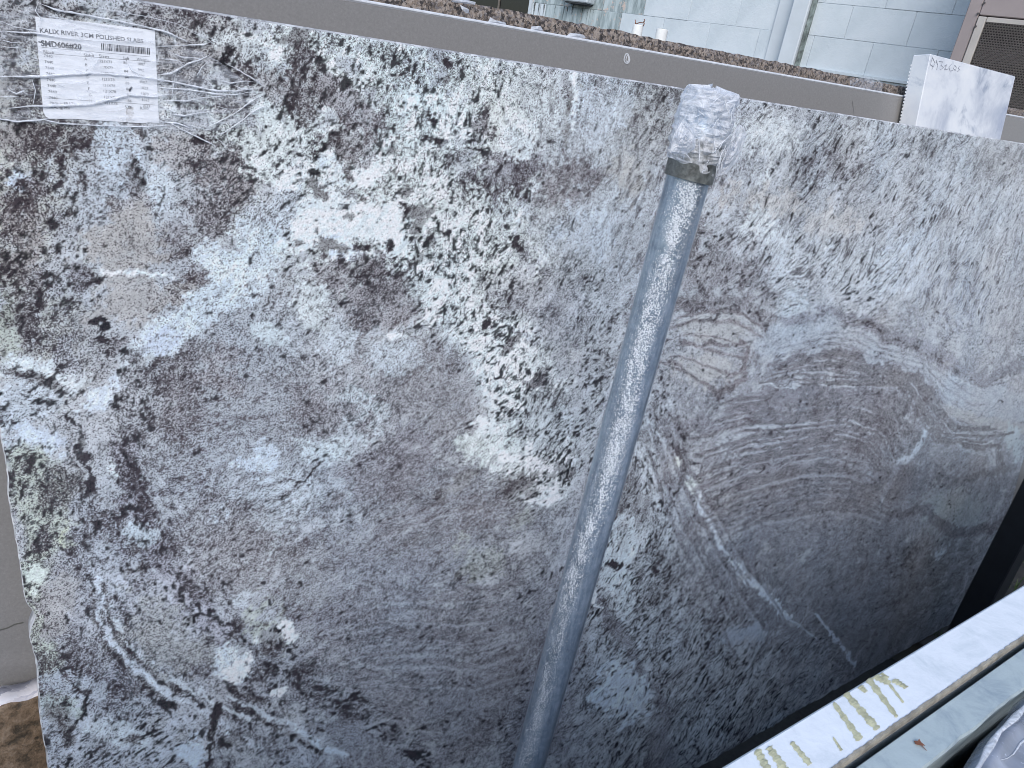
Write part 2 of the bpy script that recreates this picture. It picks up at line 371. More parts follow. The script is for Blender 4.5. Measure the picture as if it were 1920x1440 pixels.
# coarse belt down the centre
stroke([(830,520),(900,600),(950,660),(990,740),(1010,820),(1020,890)], [120,110,120,150,160,120], (.66,.70,.67), .32, .58, soft=.8)
stroke([(1080,520),(1120,640),(1130,760),(1110,840)], [80,80,70,60], (.50,.52,.53), .55, .28, soft=.8)
blob(935, 830, 60, 44, 20, (.59,.64,.60), .32, .12); blob(950, 855, 24, 12, 0, W_, .08, .04)
blob(910, 800, 26, 20, 0, (.62,.67,.66), .1, .05); blob(1040, 600, 60, 50, 0, (.47,.48,.51), .62, .15, w=.8)
blob(1020, 790, 70, 80, 30, (.40,.40,.40), .7, .72, w=.65); blob(1060, 885, 22, 26, 20, (.06,.055,.05), .9, .9, w=.85)
blob(985, 905, 30, 20, 10, TP, .6, .4); blob(865, 898, 30, 14, 30, TP, .6, .3, w=.9); blob(825, 918, 14, 9, 30, TP, .7, .5)
blob(880, 885, 8, 10, 0, TP, .4, .2); blob(1020, 935, 26, 14, 20, W_, .1, .05); blob(1000, 925, 16, 10, 0, (.1,.09,.09), .9, .7, w=.8)
blob(922, 598, 9, 9, 0, KK, 1, 1); blob(1094, 718, 8, 8, 0, KK, 1, 1, soft=.2); blob(955, 650, 7, 14, -20, TP, .9, .7)
blob(935, 710, 6, 6, 0, KK, 1, 1); blob(1000, 710, 12, 12, 0, (.15,.11,.12), .9, .9, w=.7)
# lower middle
blob(875, 1075, 22, 10, 30, (.10,.095,.09), .8, .5, soft=.25); blob(888, 1090, 9, 14, 0, (.22,.22,.22), .6, .3); blob(905, 1060, 34, 34, 0, OL, .45, .12, w=.5)
blob(870, 1010, 12, 10, 0, OL, .4, .1, w=.6); blob(980, 980, 26, 12, 40, OL, .4, .2, w=.5)
stroke([(640,1110),(720,1100),(800,1120),(880,1110),(980,1090)], 16, (.26,.25,.28), .76, .08, w=.6)
stroke([(520,1200),(620,1140),(700,1160),(800,1200),(900,1200)], 30, (.33,.32,.35), .72, .1, w=.6)
stroke([(560,1210),(640,1230),(760,1240),(900,1220),(1000,1190)], 26, (.42,.43,.46), .5, .03, w=.6)
stroke([(715,1350),(760,1375),(810,1368),(870,1340)], 9, (.14,.14,.15), .85, .5, w=.8)
stroke([(470,1180),(540,1250),(620,1290),(720,1370),(800,1430)], [60,60,50,50,40], (.36,.37,.40), .6, .62, w=.9)
blob(1010, 1350, 60, 90, 20, (.33,.33,.36), .66, .1, w=.7); blob(900, 1330, 120, 60, 10, (.34,.34,.37), .66, .05, w=.7)
blob(505, 1178, 38, 34, 0, OL, .4, .2, w=.9); blob(510, 1190, 20, 22, -30, (.24,.24,.24), .3, .1, soft=.25); blob(541, 1180, 14, 20, 0, W_, .02, .02, soft=.2)
blob(525, 1185, 4, 7, 0, KK, 1, 1); blob(513, 1213, 14, 7, 0, TP, .8, .5)
blob(437, 1240, 50, 36, 20, (.58,.63,.68), .3, .22, soft=.2); blob(450, 1258, 30, 16, 30, W_, .05, .03, soft=.2); blob(425, 1190, 24, 9, 20, KK, 1, 1, w=.95)
blob(413, 1195, 12, 6, 0, KK, 1, 1); blob(535, 1303, 12, 8, 20, W_, .05, .02, soft=.2)
# left margin
stroke([(60,880),(75,980),(60,1080),(70,1180),(85,1240)], [90,110,80,60,50], (.50,.53,.44), .5, .42, soft=.7)
blob(150, 1000, 26, 26, 0, (.58,.60,.42), .3, .1); blob(70, 1080, 26, 22, 0, (.58,.63,.55), .15, .08)
blob(65, 1030, 30, 18, 20, (.12,.10,.09), .8, .8, w=.8); blob(148, 1036, 14, 9, 0, (.1,.09,.09), .8, .8); blob(110, 920, 50, 40, 0, (.30,.29,.26), .75, .5, w=.7)
stroke([(75,1110),(88,1150),(90,1185)], 11, (.08,.07,.07), .9, .8, w=.85); blob(115, 1140, 30, 60, -10, (.43,.41,.40), .45, .05)
stroke([(115,765),(140,800),(150,850),(158,900),(160,960)], [8,12,14,14,10], KK, .9, .9, w=.9, rg=.8)
stroke([(125,800),(135,870),(142,930)], 8, (.2,.2,.2), .8, .7, w=.6, rg=.8)
stroke([(175,780),(185,860),(190,930)], 34, (.48,.49,.51), .42, .1, w=.8)
stroke([(230,850),(265,960),(290,1050),(350,1120),(410,1180)], [50,60,60,55,40], (.40,.38,.42), .62, .68, w=.9, rg=.5)
blob(265, 1000, 30, 24, 0, (.52,.56,.58), .3, .25); blob(262, 1068, 22, 9, 25, KK, 1, 1, w=.8, rg=.7); blob(355, 1150, 16, 9, 30, KK, 1, 1, w=.9)
blob(247, 1025, 12, 16, 0, (.09,.06,.07), .9, .9, w=.8)
# swept parallel bands, lower left
stroke([(160,960),(185,1080),(215,1180),(280,1250),(360,1310),(450,1370),(560,1440)], 62, (.44,.45,.48), .5, .3, soft=.6)
stroke([(178,1090),(198,1180),(235,1230),(310,1290),(400,1350),(470,1410)], 12, (.52,.55,.59), .25, .03)
stroke([(200,1130),(222,1175),(275,1235),(330,1275),(395,1320),(470,1360)], 9, (.53,.56,.58), .25, .03)
stroke([(430,1310),(500,1350),(570,1390),(640,1425)], 10, (.52,.56,.59), .25, .03)
PX, PY = PXc, PYc
for q in ([(192,1100),(212,1180),(250,1228),(320,1283),(380,1325)], [(215,1120),(245,1180),(300,1230),(350,1265)], [(170,1110),(190,1200),(240,1260),(330,1330)],
          [(440,1320),(520,1370),(600,1410)], [(430,1290),(500,1320),(600,1370)]):
    stroke(q, 8, KK, .9, .8, w=.75, rg=1.4, soft=.9)
PX, PY = PX_, PY_
blob(315, 1195, 80, 44, -38, (.42,.415,.40), .55, .02); blob(190, 1290, 50, 34, 30, (.36,.35,.40), .72, .4, w=.7)
blob(130, 1290, 60, 24, -20, (.47,.50,.54), .3, .1, w=.8); blob(230, 1390, 60, 26, 0, (.52,.56,.58), .3, .18)
stroke([(135,1280),(158,1300),(155,1330),(135,1360),(115,1375)], 8, (.06,.05,.06), .95, .8, w=.9)
blob(100, 1330, 40, 34, 0, (.42,.47,.42), .45, .25, w=.8); blob(98, 1355, 34, 22, -20, TP, .5, .3, w=.7)
blob(365, 1420, 30, 26, 0, (.50,.57,.64), .12, .05); stroke([(412,1325),(405,1360),(395,1385),(392,1440)], [8,12,9,8], (.04,.045,.04), 1, .9)
blob(245, 1395, 14, 12, 0, KK, 1, .9, w=.8, rg=.8); blob(120, 1385, 12, 18, 0, KK, 1, .9, w=.8, rg=.8); blob(430, 1400, 22, 14, 0, (.15,.15,.15), .9, .7, w=.7, rg=.8)
# coarse zone right of the post
stroke([(1190,820),(1180,900),(1190,980),(1180,1100),(1250,1250),(1310,1380),(1360,1460)], [90,100,150,210,300,380,420], (.50,.53,.55), .5, .58, .42, soft=.5)
stroke([(1215,660),(1240,760),(1290,880)], [34,44,40], (.45,.46,.48), .66, .5, .5, w=.85)
stroke([(1150,760),(1180,900)], 50, (.50,.52,.55), .5, .3, .4, w=.8)
blob(1160, 1050, 34, 70, 12, (.54,.60,.62), .2, .25, .4); blob(1120, 975, 30, 22, 30, W_, .15, .2)
stroke([(1130,1110),(1160,1190),(1200,1260),(1240,1320),(1240,1440)], [10,26,26,30,60], (.33,.33,.36), .72, .08, w=.8)
blob(1170, 1300, 40, 50, 30, (.52,.59,.66), .15, .2, .4); blob(1120, 1120, 12, 14, 0, W_, .05, .03); blob(1150, 1060, 10, 5, 0, KK, 1, 1)
blob(1230, 1070, 9, 9, 0, KK, 1, 1, w=.8); blob(1254, 848, 8, 8, 0, KK, 1, 1, soft=.2); blob(1262, 872, 8, 10, 0, (.62,.64,.56), .1, .05)
blob(1400, 1190, 40, 14, 0, (.42,.46,.52), .15, .1, .2); blob(1530, 1280, 44, 60, 20, (.40,.43,.47), .4, .35, .5, w=.8)
blob(1500, 1400, 90, 60, 20, (.36,.39,.42), .5, .5, .6, w=.8)
blob(1360, 1060, 60, 90, -40, (.34,.34,.37), .66, .08, w=.8)
# white veins
stroke([(1285,890),(1310,930),(1330,985),(1370,1040),(1410,1090),(1450,1130),(1480,1155)], [5,8,11,12,13,15,12], (.55,.60,.66), .1, .08, soft=.5, rg=.9)
stroke([(1480,1155),(1510,1185),(1540,1205)], [7,4,2], (.45,.5,.56), .2, .1, rg=.9)
stroke([(1530,1145),(1560,1190),(1590,1225),(1606,1248)], [2,6,7,2], (.50,.55,.62), .1, .05, rg=.9)
stroke([(1745,800),(1715,850),(1690,868),(1665,905),(1650,940)], [8,10,16,12,4], (.50,.55,.60), .15, .08, rg=.9); blob(1633, 895, 12, 10, 0, (.47,.52,.58), .1, .05)
blob(1294, 905, 9, 14, 0, (.60,.64,.58), .2, .1)
# upper right: folded pale bands
stroke([(1230,580),(1330,560),(1400,562),(1440,600)], 24, (.40,.38,.38), .72, .05, .1, w=.8)
blob(1350, 610, 60, 34, 0, (.47,.455,.44), .42, .03, .1); blob(1300, 570, 60, 10, 0, (.28,.24,.25), .8, .1, w=.7)
stroke([(1320,600),(1350,592),(1365,575),(1380,560)], 5, KK, .9, .6, w=.9, rg=.6); stroke([(1420,575),(1436,610),(1430,650)], 6, (.12,.11,.13), .9, .5, w=.9, rg=.6)
blob(1440, 640, 14, 12, 20, KK, .9, .9, w=.7, rg=1)
stroke([(1285,640),(1370,642),(1402,648),(1396,690),(1360,700),(1375,720),(1345,735)], 9, (.30,.24,.25), .8, .05, w=.8)
stroke([(1235,670),(1300,700),(1340,745),(1400,700)], 9, (.30,.25,.26), .8, .05, w=.8)
blob(1320, 690, 50, 26, 0, (.47,.45,.43), .4, .02, .1); blob(1480, 560, 30, 50, 10, (.50,.55,.58), .4, .2, .4)
stroke([(1470,600),(1560,592),(1620,598),(1670,635),(1740,650),(1800,695),(1850,712),(1900,690),(1930,680)], 26, (.37,.37,.41), .66, .05, .1, w=.9)
stroke([(1490,606),(1560,602),(1625,598),(1660,630),(1700,645),(1760,665),(1800,700),(1850,722),(1890,705)], 6, (.13,.12,.15), .9, .45, w=.85, rg=.9)
stroke([(1440,640),(1560,620),(1640,655),(1720,690),(1800,740),(1920,765)], [50,56,50,40,60,60], (.45,.475,.51), .42, .03, .05, w=.9)
stroke([(1440,685),(1500,668),(1570,655),(1640,685),(1720,700),(1745,730),(1775,765),(1810,792),(1860,800),(1925,790)], [8,12,18,14,16,22,16,8,6,6], (.26,.24,.27), .8, .02, .1, w=.85)
stroke([(1460,692),(1560,684),(1630,700)], 6, (.26,.19,.20), .8, .02, w=.8); stroke([(1500,712),(1560,718),(1640,715),(1690,718),(1720,712)], 6, (.24,.19,.21), .8, .02, w=.8)
stroke([(1420,722),(1480,722),(1560,726),(1640,718),(1700,724),(1735,760),(1750,810),(1790,827),(1860,828),(1866,895)], 3.5, (.50,.52,.54), .1, 0, soft=.8, w=.8)
stroke([(1690,722),(1735,790),(1752,822),(1800,835),(1870,838),(1880,880)], 7, (.20,.18,.20), .85, .02, w=.8)
stroke([(1760,760),(1830,790),(1920,800)], 22, (.46,.45,.43), .4, .02, .05, w=.8); blob(1900, 830, 16, 34, 15, (.46,.52,.54), .2, .1, .2)
stroke([(1780,800),(1850,812),(1900,810)], 9, (.22,.20,.20), .85, .02, w=.7)
stroke([(1380,760),(1500,740),(1620,745),(1690,760)], 36, (.33,.31,.34), .74, .04, .2, w=.8)
stroke([(1250,800),(1350,800),(1450,785),(1600,790)], 34, (.35,.34,.37), .72, .05, .2, w=.7)
stroke([(1330,840),(1450,800),(1560,795),(1650,815)], 16, (.44,.455,.48), .42, .03, .1, w=.8)
stroke([(1400,850),(1520,825),(1620,820)], 26, (.43,.44,.475), .45, .03, .05, w=.8)
stroke([(1300,915),(1390,880),(1480,852),(1570,842),(1620,850),(1645,880)], [8,14,16,14,16,10], (.24,.22,.25), .8, .05, .1, w=.85)
stroke([(1380,910),(1480,880),(1580,870)], 18, (.30,.28,.31), .74, .05, .1, w=.6)
blob(1680, 790, 46, 40, 0, (.30,.29,.31), .78, .25, .4, w=.75); blob(1700, 900, 90, 30, 0, (.28,.28,.32), .72, .05, w=.7)
blob(1480, 980, 130, 60, 10, (.35,.36,.40), .6, .03, w=.7); blob(1790, 960, 60, 40, -20, (.40,.44,.43), .35, .02, .05, w=.8)
stroke([(1670,970),(1740,960),(1790,1000),(1860,990),(1900,960)], 18, (.24,.22,.26), .75, .05, w=.7)
stroke([(1800,840),(1855,850),(1860,880),(1850,905)], 6, (.44,.48,.52), .3, .02, w=.6); stroke([(1780,905),(1830,890),(1900,880)], 12, (.24,.23,.25), .7, .02, w=.6)
blob(1765, 1035, 14, 8, 50, (.5,.55,.6), .1, .1); blob(1700, 1055, 20, 14, 0, (.1,.1,.12), .9, .6, w=.7, rg=.9)
# wispy field shades
blob(1350, 260, 30, 70, -12, (.38,.36,.38), .6, .4, .9, w=.6); blob(1500, 300, 40, 90, -20, (.42,.42,.43), .62, .3, .9, w=.6)
blob(1560, 290, 60, 40, 20, (.42,.40,.41), .62, .35, .9, w=.6); blob(1430, 520, 50, 60, 10, (.40,.39,.42), .6, .4, .9, w=.5)
blob(1420, 400, 40, 60, 0, (.60,.62,.62), .3, .08, .5); blob(1460, 470, 40, 60, 10, (.56,.59,.62), .3, .1, .6, w=.8)
blob(1330, 500, 90, 50, -10, (.40,.37,.38), .66, .25, .6, w=.7); blob(1280, 470, 60, 60, 0, (.42,.40,.41), .66, .2, .5, w=.6)
blob(1560, 410, 60, 30, 0, (.58,.54,.50), .36, .08, .5, w=.7); blob(1430, 375, 70, 26, -5, (.56,.50,.45), .4, .1, .5, w=.7)  # warm reflection on the polish, painted into the stone colour
blob(1870, 300, 60, 34, -5, (.42,.41,.40), .55, .15, .5, w=.7); blob(1740, 270, 26, 18, 0, (.05,.06,.06), .8, .5, w=.3)
blob(1450, 250, 60, 34, 0, (.62,.64,.63), .25, .08, .5, w=.7); blob(1600, 250, 60, 30, 0, (.54,.56,.56), .4, .15, .7, w=.6)
blob(1700, 480, 60, 90, -20, (.53,.565,.61), .32, .10, .8, w=.8); blob(1800, 560, 60, 70, -15, (.46,.48,.53), .45, .16, .9, w=.8)
blob(1590, 500, 80, 50, -15, (.56,.585,.60), .38, .2, .8, w=.6)
# families of nested fold lines
def family(A, B, n_, wd, c, w=.7, f=.8, pale=(.47, .49, .51), seed=0, rg=.35):
    global PX, PY
    PX, PY = PXc, PYc; rf = random.Random(seed); m_ = 20
    def res_(P, t):
        k = t*(len(P)-1); i = min(int(k), len(P)-2); fr = k-i; return P[i][0]*(1-fr)+P[i+1][0]*fr, P[i][1]*(1-fr)+P[i+1][1]*fr
    for q in range(n_):
        t = (q+.5+rf.uniform(-.25, .25))/n_; a, b = rf.uniform(0, .18), rf.uniform(.82, 1); ph_ = rf.uniform(0, 6)
        pts = []
        for k in range(m_+1):
            uu = a+(b-a)*k/m_; p0, p1 = res_(A, uu), res_(B, uu); wv = 2.0*math.sin(uu*17+ph_*.3)+1.0*math.sin(uu*33+ph_)
            pts.append((p0[0]*(1-t)+p1[0]*t, p0[1]*(1-t)+p1[1]*t+wv))
        ww = wd*rf.uniform(.6, 1.5); stroke(pts, [ww*(.35+.65*math.sin(math.pi*(k+.5)/(m_+1))**.5) for k in range(m_+1)], c, f, .02, .05, soft=.9, w=min(1, 1.25*w*rf.uniform(.7, 1.1)), rg=rg)
        if pale and q % 2 == 0: stroke([(x, y+ww*1.1) for x, y in pts], ww*.6, pale, .3, 0, .02, soft=.9, w=w*.7, rg=rg)
# (the fold lines keep a calmer border than the mineral patches)
F_c = [(1430,690),(1500,668),(1570,655),(1650,688),(1722,700),(1755,745),(1800,795),(1925,790)]
family([(1470,612),(1560,604),(1625,606),(1665,636),(1740,660),(1800,702),(1850,720),(1925,700)], [(1450,670),(1510,655),(1575,645),(1650,675),(1725,692),(1760,735),(1810,780),(1925,780)], 4, 4, (.30,.29,.32), .35, .7, None, 1)
family(F_c, [(1400,735),(1480,722),(1560,727),(1640,720),(1700,726),(1742,800),(1765,830),(1880,842)], 8, 5, (.18,.15,.17), .85, .8, (.48,.49,.50), 2)
family([(1300,760),(1400,740),(1500,745),(1600,745),(1680,770),(1700,850)], [(1290,915),(1390,880),(1480,852),(1570,842),(1620,850),(1650,885)], 11, 6, (.22,.20,.23), .75, .78, (.45,.47,.49), 3)
family([(1300,915),(1390,885),(1480,858),(1570,848),(1645,885)], [(1330,1030),(1430,985),(1530,965),(1620,965),(1690,1000)], 9, 7, (.24,.23,.26), .62, .76, (.41,.425,.45), 4)
family([(1235,600),(1330,568),(1400,568),(1440,612)], [(1235,690),(1290,705),(1345,742),(1400,712)], 6, 5, (.28,.22,.22), .6, .78, (.50,.48,.46), 5)
family([(520,1210),(620,1145),(720,1112),(850,1112),(1000,1095)], [(600,1310),(700,1275),(800,1295),(900,1295),(1000,1265)], 9, 8, (.24,.23,.26), .55, .74, (.42,.43,.46), 6)
family([(330,760),(450,700),(560,720),(640,790)], [(360,900),(430,860),(540,840),(640,850)], 5, 8, (.30,.28,.29), .35, .74, None, 7)
family([(640,930),(720,880),(800,850),(900,830)], [(660,1080),(760,1030),(860,1000),(960,990)], 6, 8, (.29,.27,.29), .45, .76, (.46,.46,.48), 8)
family([(1480,1060),(1600,1010),(1700,1020),(1840,980)], [(1560,1230),(1680,1180),(1760,1150),(1820,1120)], 6, 9, (.24,.24,.27), .4, .72, None, 9)
family([(300,1010),(380,930),(460,880),(540,870)], [(360,1120),(430,1040),(520,980),(620,930)], 5, 7, (.32,.30,.31), .4, .74, (.50,.52,.54), 10)
family([(1240,720),(1290,860),(1380,1010),(1480,1150)], [(1200,800),(1240,950),(1320,1120),(1400,1300)], 6, 7, (.24,.23,.26), .5, .74, (.50,.53,.56), 11)
PX, PY = PX_, PY_
# --- directions of the grain, degrees in the picture
ANG = [(40,300,75),(250,330,75),(420,330,50),(250,520,40),(450,520,45),(600,130,70),(620,400,40),(850,150,80),(850,350,60),(1050,250,80),(1200,350,75),
       (1350,300,66),(1500,280,60),(1650,300,52),(1870,320,60),(1450,470,60),(1600,480,58),(1750,500,68),(1880,560,72),(1300,500,30),(1350,580,10),
       (1300,680,-5),(1480,620,15),(1570,640,5),(1700,650,-25),(1850,710,-10),(1500,720,5),(1720,760,-50),(1840,810,-5),(1500,860,12),(1700,900,5),
       (1350,800,20),(1400,1000,30),(1600,1080,12),(1750,1100,20),(1850,950,5),(600,600,40),(450,720,35),(600,780,20),(760,760,30),(700,640,50),(850,700,55),
       (960,620,50),(1000,760,60),(1060,860,55),(880,850,40),(600,900,38),(800,950,25),(500,1050,60),(650,1080,35),(900,1060,10),(760,1150,8),(900,1250,10),
       (650,1260,20),(700,1380,-25),(1000,1380,30),(1170,950,65),(1130,1080,62),(1250,1100,58),(1200,1300,55),(1400,1250,55),(1350,1400,60),(1550,1330,55),
       (170,700,60),(60,800,20),(140,850,-75),(230,850,-70),(90,980,-80),(180,1050,-78),(280,1020,-60),(230,1200,-60),(330,1180,-42),(350,1310,-38),(480,1380,-35),
       (560,1330,-40),(120,1320,-60),(250,1400,40),(400,1120,-50),(1230,700,-62),(1260,820,-60),(1240,900,-62)]
#SURVEY-END
A_ = np.array([(*on_slab(x, y), *(on_slab(x+8*math.cos(R(a)), y-8*math.sin(R(a)))-on_slab(x, y))) for x, y, a in ANG])
th2 = 2*np.arctan2(A_[:, 3], A_[:, 2])
cs, ct = S_[::8, ::8], T_[::8, ::8]; c2 = np.zeros_like(cs); s2 = np.zeros_like(cs)
for (a_s, a_t), q in zip(A_[:, :2], th2):
    wgt = 1/((cs-a_s)**2+(ct-a_t)**2+.0006)**1.3
    c2 += wgt*math.cos(q); s2 += wgt*math.sin(q)
ang = .5*np.arctan2(s2, c2)
ang = np.repeat(np.repeat(ang, 8, 0), 8, 1)[:ny, :nx] + gnoise(.06, octaves=2)*.22
vx, vy = np.cos(ang).astype(np.float32), np.sin(ang).astype(np.float32)
IY, IX = np.mgrid[0:ny, 0:nx]
IYf, IXf = IY.astype(np.float32), IX.astype(np.float32)
def lic(src, n_, step):
    acc = src.copy()
    for sg in (1, -1):
        x, y = IXf.copy(), IYf.copy(); ux, uy = vx*sg, vy*sg
        for k in range(n_):
            x += ux*step; y += uy*step
            xi = np.clip(x.astype(np.int32), 0, nx-1); yi = np.clip(y.astype(np.int32), 0, ny-1)
            nux, nuy = vx[yi, xi], vy[yi, xi]
            flip = np.where(nux*ux+nuy*uy < 0, -1, 1).astype(np.float32)
            ux, uy = nux*flip, nuy*flip
            acc += src[yi, xi]
    acc -= acc.mean(); acc /= acc.std(); return acc
nf = rng.standard_normal((ny, nx)).astype(np.float32)*.75 + lic(rng.standard_normal((ny, nx)).astype(np.float32), 1, 1.0)*.35 + .5*gnoise(.0042) + gnoise(.03, octaves=3, gain=.7)*.22
nf /= nf.std()
nc = lic(gnoise(.0058, octaves=2, gain=.8), 1, 1.6)*.85 + gnoise(.05, octaves=2)*.35 + .25*rng.standard_normal((ny, nx)).astype(np.float32)*.5
nc /= nc.std()
ns_ = lic(gnoise(.0062, octaves=2, gain=.8), 3, 1.7)+gnoise(.05, octaves=2)*.3; ns_ /= ns_.std(); ms_ = np.clip((strk-.35)/.2, 0, 1); nc = nc*(1-ms_)+ns_*ms_; nc /= nc.std()
nl = lic(gnoise(.0046, octaves=2, gain=.9), 4, 1.5) + .35*gnoise(.05, octaves=2); nl /= nl.std()
def sg(x, s): return 1/(1+np.exp(-np.clip(x/s, -20, 20)))
# patchy tone of the ground mass
cl1 = lic(gnoise(.022, octaves=4, gain=.85), 4, 1.6)*.8 + gnoise(.09, octaves=3)*.5; cl2 = lic(gnoise(.011, octaves=3, gain=.9), 2, 1.5)
lum_ = col.mean(2, keepdims=True); col *= 1+.13*np.clip((lum_-.5)/.12, 0, 1)
low_ = np.clip((.36-lum_)/.2, 0, 1)*(lum_ > .1); col += (np.array((.35, .34, .34), np.float32)-col)*low_*.75
col = col*.74 + .26*col.mean(2, keepdims=True)*np.array((.985, 1.005, 1.01), np.float32)
col *= np.array((.955, 1.004, 1.04), np.float32)
tone = 1.22*(1 - (.02+.05*np.clip(coarse*3, 0, 1))*cl1 + .05*lic(gnoise(.008, octaves=3, gain=.8), 2, 1.5) + .05*rng.standard_normal((ny, nx)).astype(np.float32))
col *= tone[..., None]
flk = sg(lic(gnoise(.007), 2, 1.2) - 1.25, .15)*.45*np.clip(fine*1.4, 0, 1)
col += (np.array((.60, .64, .66), np.float32)-col)*flk[..., None]
hue = gnoise(.14, octaves=3)
col *= np.stack([1+.015*hue, np.ones_like(hue), 1-.012*hue], -1)
rough_ = np.clip(coarse*3-.1, 0, 1)
fine = np.where(fine > .62, .60+(fine-.62)*.35, fine).astype(np.float32)
coarse = np.where((coarse > .3) & (coarse < .88), .3+(coarse-.3)*.62, coarse).astype(np.float32)
fk = np.clip(fine*(.95+(.06+.17*rough_)*cl1), 0, 1)
coarse = np.clip(coarse*(1.0+.17*cl2), 0, 1)
mf = sg(nf - (2.35-2.55*fk), .10)*.86
dcol = np.array((.056, .052, .056), np.float32) + np.array((.05, .02, .015), np.float32)*np.clip(gnoise(.12)[..., None], -1, 1)*.6
col += (dcol-col)*mf[..., None]
ms = sg(nl - (2.15-1.35*strk-.8*coarse), .13)*np.clip(strk*1.3, 0, 1)*.85
col += (np.array((.10, .095, .105), np.float32)-col)*ms[..., None]
wl = sg(lic(gnoise(.008, octaves=3, gain=.8), 5, 1.5)-.70, .16)*np.clip(strk*1.2-.25, 0, 1)*.85
col += (np.array((.66, .70, .72), np.float32)-col)*wl[..., None]
kk = sg(nc - (2.25-2.2*coarse), .12)
halo = sg(nc - (1.85-2.2*coarse), .25)*.25*np.clip(coarse*2, 0, 1)
col += (np.array((.21, .195, .185), np.float32)-col)*halo[..., None]
kcol = np.array((.013, .013, .015), np.float32)
col += (kcol-col)*(kk*.94)[..., None]
k2 = sg(lic(gnoise(.0036), 1, 1.3)+.35*cl2 - (2.10-2.15*coarse), .12)*np.clip(coarse*4, 0, 1)*.95
col += (kcol*1.6-col)*k2[..., None]
# isolated round garnets
gar = gnoise(.008); gm = sg(gar-2.95, .08)*np.clip(1.4-coarse*2, 0, 1)
col += (kcol-col)*(gm*.9)[..., None]
col = np.clip(col, .012, .86)

# ------------------------------------------------------------------ the big slab as one solid
def rock_face_material():
    mt, n, bs, L = mat_new('river_granite')
    at = n.nodes.new('ShaderNodeAttribute'); at.attribute_name = 'mineral'; c = coord(n)
    h = noise(n, L, c, 420, 3, .7)
    f = ramp(n, L, h, [(.30, g(.72)), (.55, g(1.0)), (.75, g(1.18))])
    base = mix(n, L, 1.0, at.outputs['Color'], f, 'MULTIPLY')
    s1 = noise(n, L, c, 520, 2, .6); s2 = noise(n, L, c, 260, 3, .7)
    for sn, k0, k1, cc_, op in ((s1, .69, .30, (.06, .047, .055), .8), (s2, .76, .25, (.035, .028, .033), .85)):
        th_ = math_(n, L, 'SUBTRACT', k0, math_(n, L, 'MULTIPLY', at.outputs['Alpha'], k1))
        d_ = math_(n, L, 'MULTIPLY', math_(n, L, 'SUBTRACT', sn, th_), 22.0)
        cl = n.nodes.new('ShaderNodeClamp'); L(math_(n, L, 'ADD', d_, .5), cl.inputs[0])
        base = mix(n, L, math_(n, L, 'MULTIPLY', cl.outputs[0], op), base, cc_)
    wn_ = noise(n, L, c, 380, 2, .6); wf = ramp(n, L, wn_, [(.60, g(0)), (.68, g(.5))])
    bw = n.nodes.new('ShaderNodeRGBToBW'); L(at.outputs['Color'], bw.inputs[0]); bright = ramp(n, L, bw.outputs[0], [(.12, g(0)), (.30, g(1))])
    base = mix(n, L, math_(n, L, 'MULTIPLY', wf, bright), base, (.62, .65, .67))
    L(base, bs.inputs['Base Color'])
    r_ = noise(n, L, c, 9, 5); rr = ramp(n, L, r_, [(.3, g(.10)), (.7, g(.20))]); L(rr, bs.inputs['Roughness'])
    bs.inputs['Specular IOR Level'].default_value = .5
    return mt
M['rock'] = rock_face_material()
M['rock_edge'] = speckle_granite('sawn_edge', [(.2, (.20, .20, .21)), (.45, (.38, .39, .41)), (.75, (.60, .61, .63))], 90, .7, .3)
tp_ = np.array([on_slab(*q) for q in ((263, 0), (640, 65), (1280, 170), (1700, 238), (1920, 268))]); kf = np.polyfit(tp_[:, 0], tp_[:, 1], 1)
TOPS = ([0, SW], [kf[1], kf[1]+kf[0]*SW])
# columns get wider to the right; average the map into them
wcol = 0.002 + 0.0026*np.clip((np.linspace(0, 1, 4000)), 0, 1)
edges = [0.0]
while edges[-1] < SW: edges.append(edges[-1] + 0.002 + 0.0024*edges[-1]/SW)
edges = np.array(edges); edges *= SW/edges[-1]
ci = np.clip((edges/RES).astype(int), 0, nx-1)
cum = np.concatenate([np.zeros((ny, 1, 3), np.float32), np.cumsum(col, 1, dtype=np.float64).astype(np.float32)], 1)
a0 = np.clip(ci, 0, nx-1); a1 = np.clip(np.maximum(np.append(ci[1:], nx), a0+1), 0, nx)
vc = (cum[:, a1]-cum[:, a0])/(a1-a0)[None, :, None]
nvx, nvy = len(edges), ny
tv = np.linspace(0, SH, nvy)
GS, GT = np.meshgrid(edges, tv)
TOPF = np.interp(edges, TOPS[0], TOPS[1])/SH; GT = GT*(1+(TOPF[None, :]-1)*np.clip((GT/SH-.3)/.7, 0, 1))
# ragged lower and left edges, chip on the left
jl = (gnoise(.05, octaves=5, gain=.65)[:, 0]*.0007)[:nvy] + .009*np.exp(-((tv-.975)/.016)**2) + .002*np.exp(-((tv-.90)/.05)**2)
jl += .016*np.clip((tv-1.2)/.5, 0, 1)*0
jb = np.interp(edges, ss, gnoise(.03, octaves=5, gain=.65)[0]*.0022)
DS = np.zeros_like(GS); DT = np.zeros_like(GT)
DS += jl[:, None]*np.exp(-GS/.02); DT += jb[None, :]*np.exp(-GT/.02)
Vf = ORG + (GS+DS)[..., None]*X3 + (GT+DT)[..., None]*UP
Vb = Vf - NR*.03
nf_ = nvx*nvy
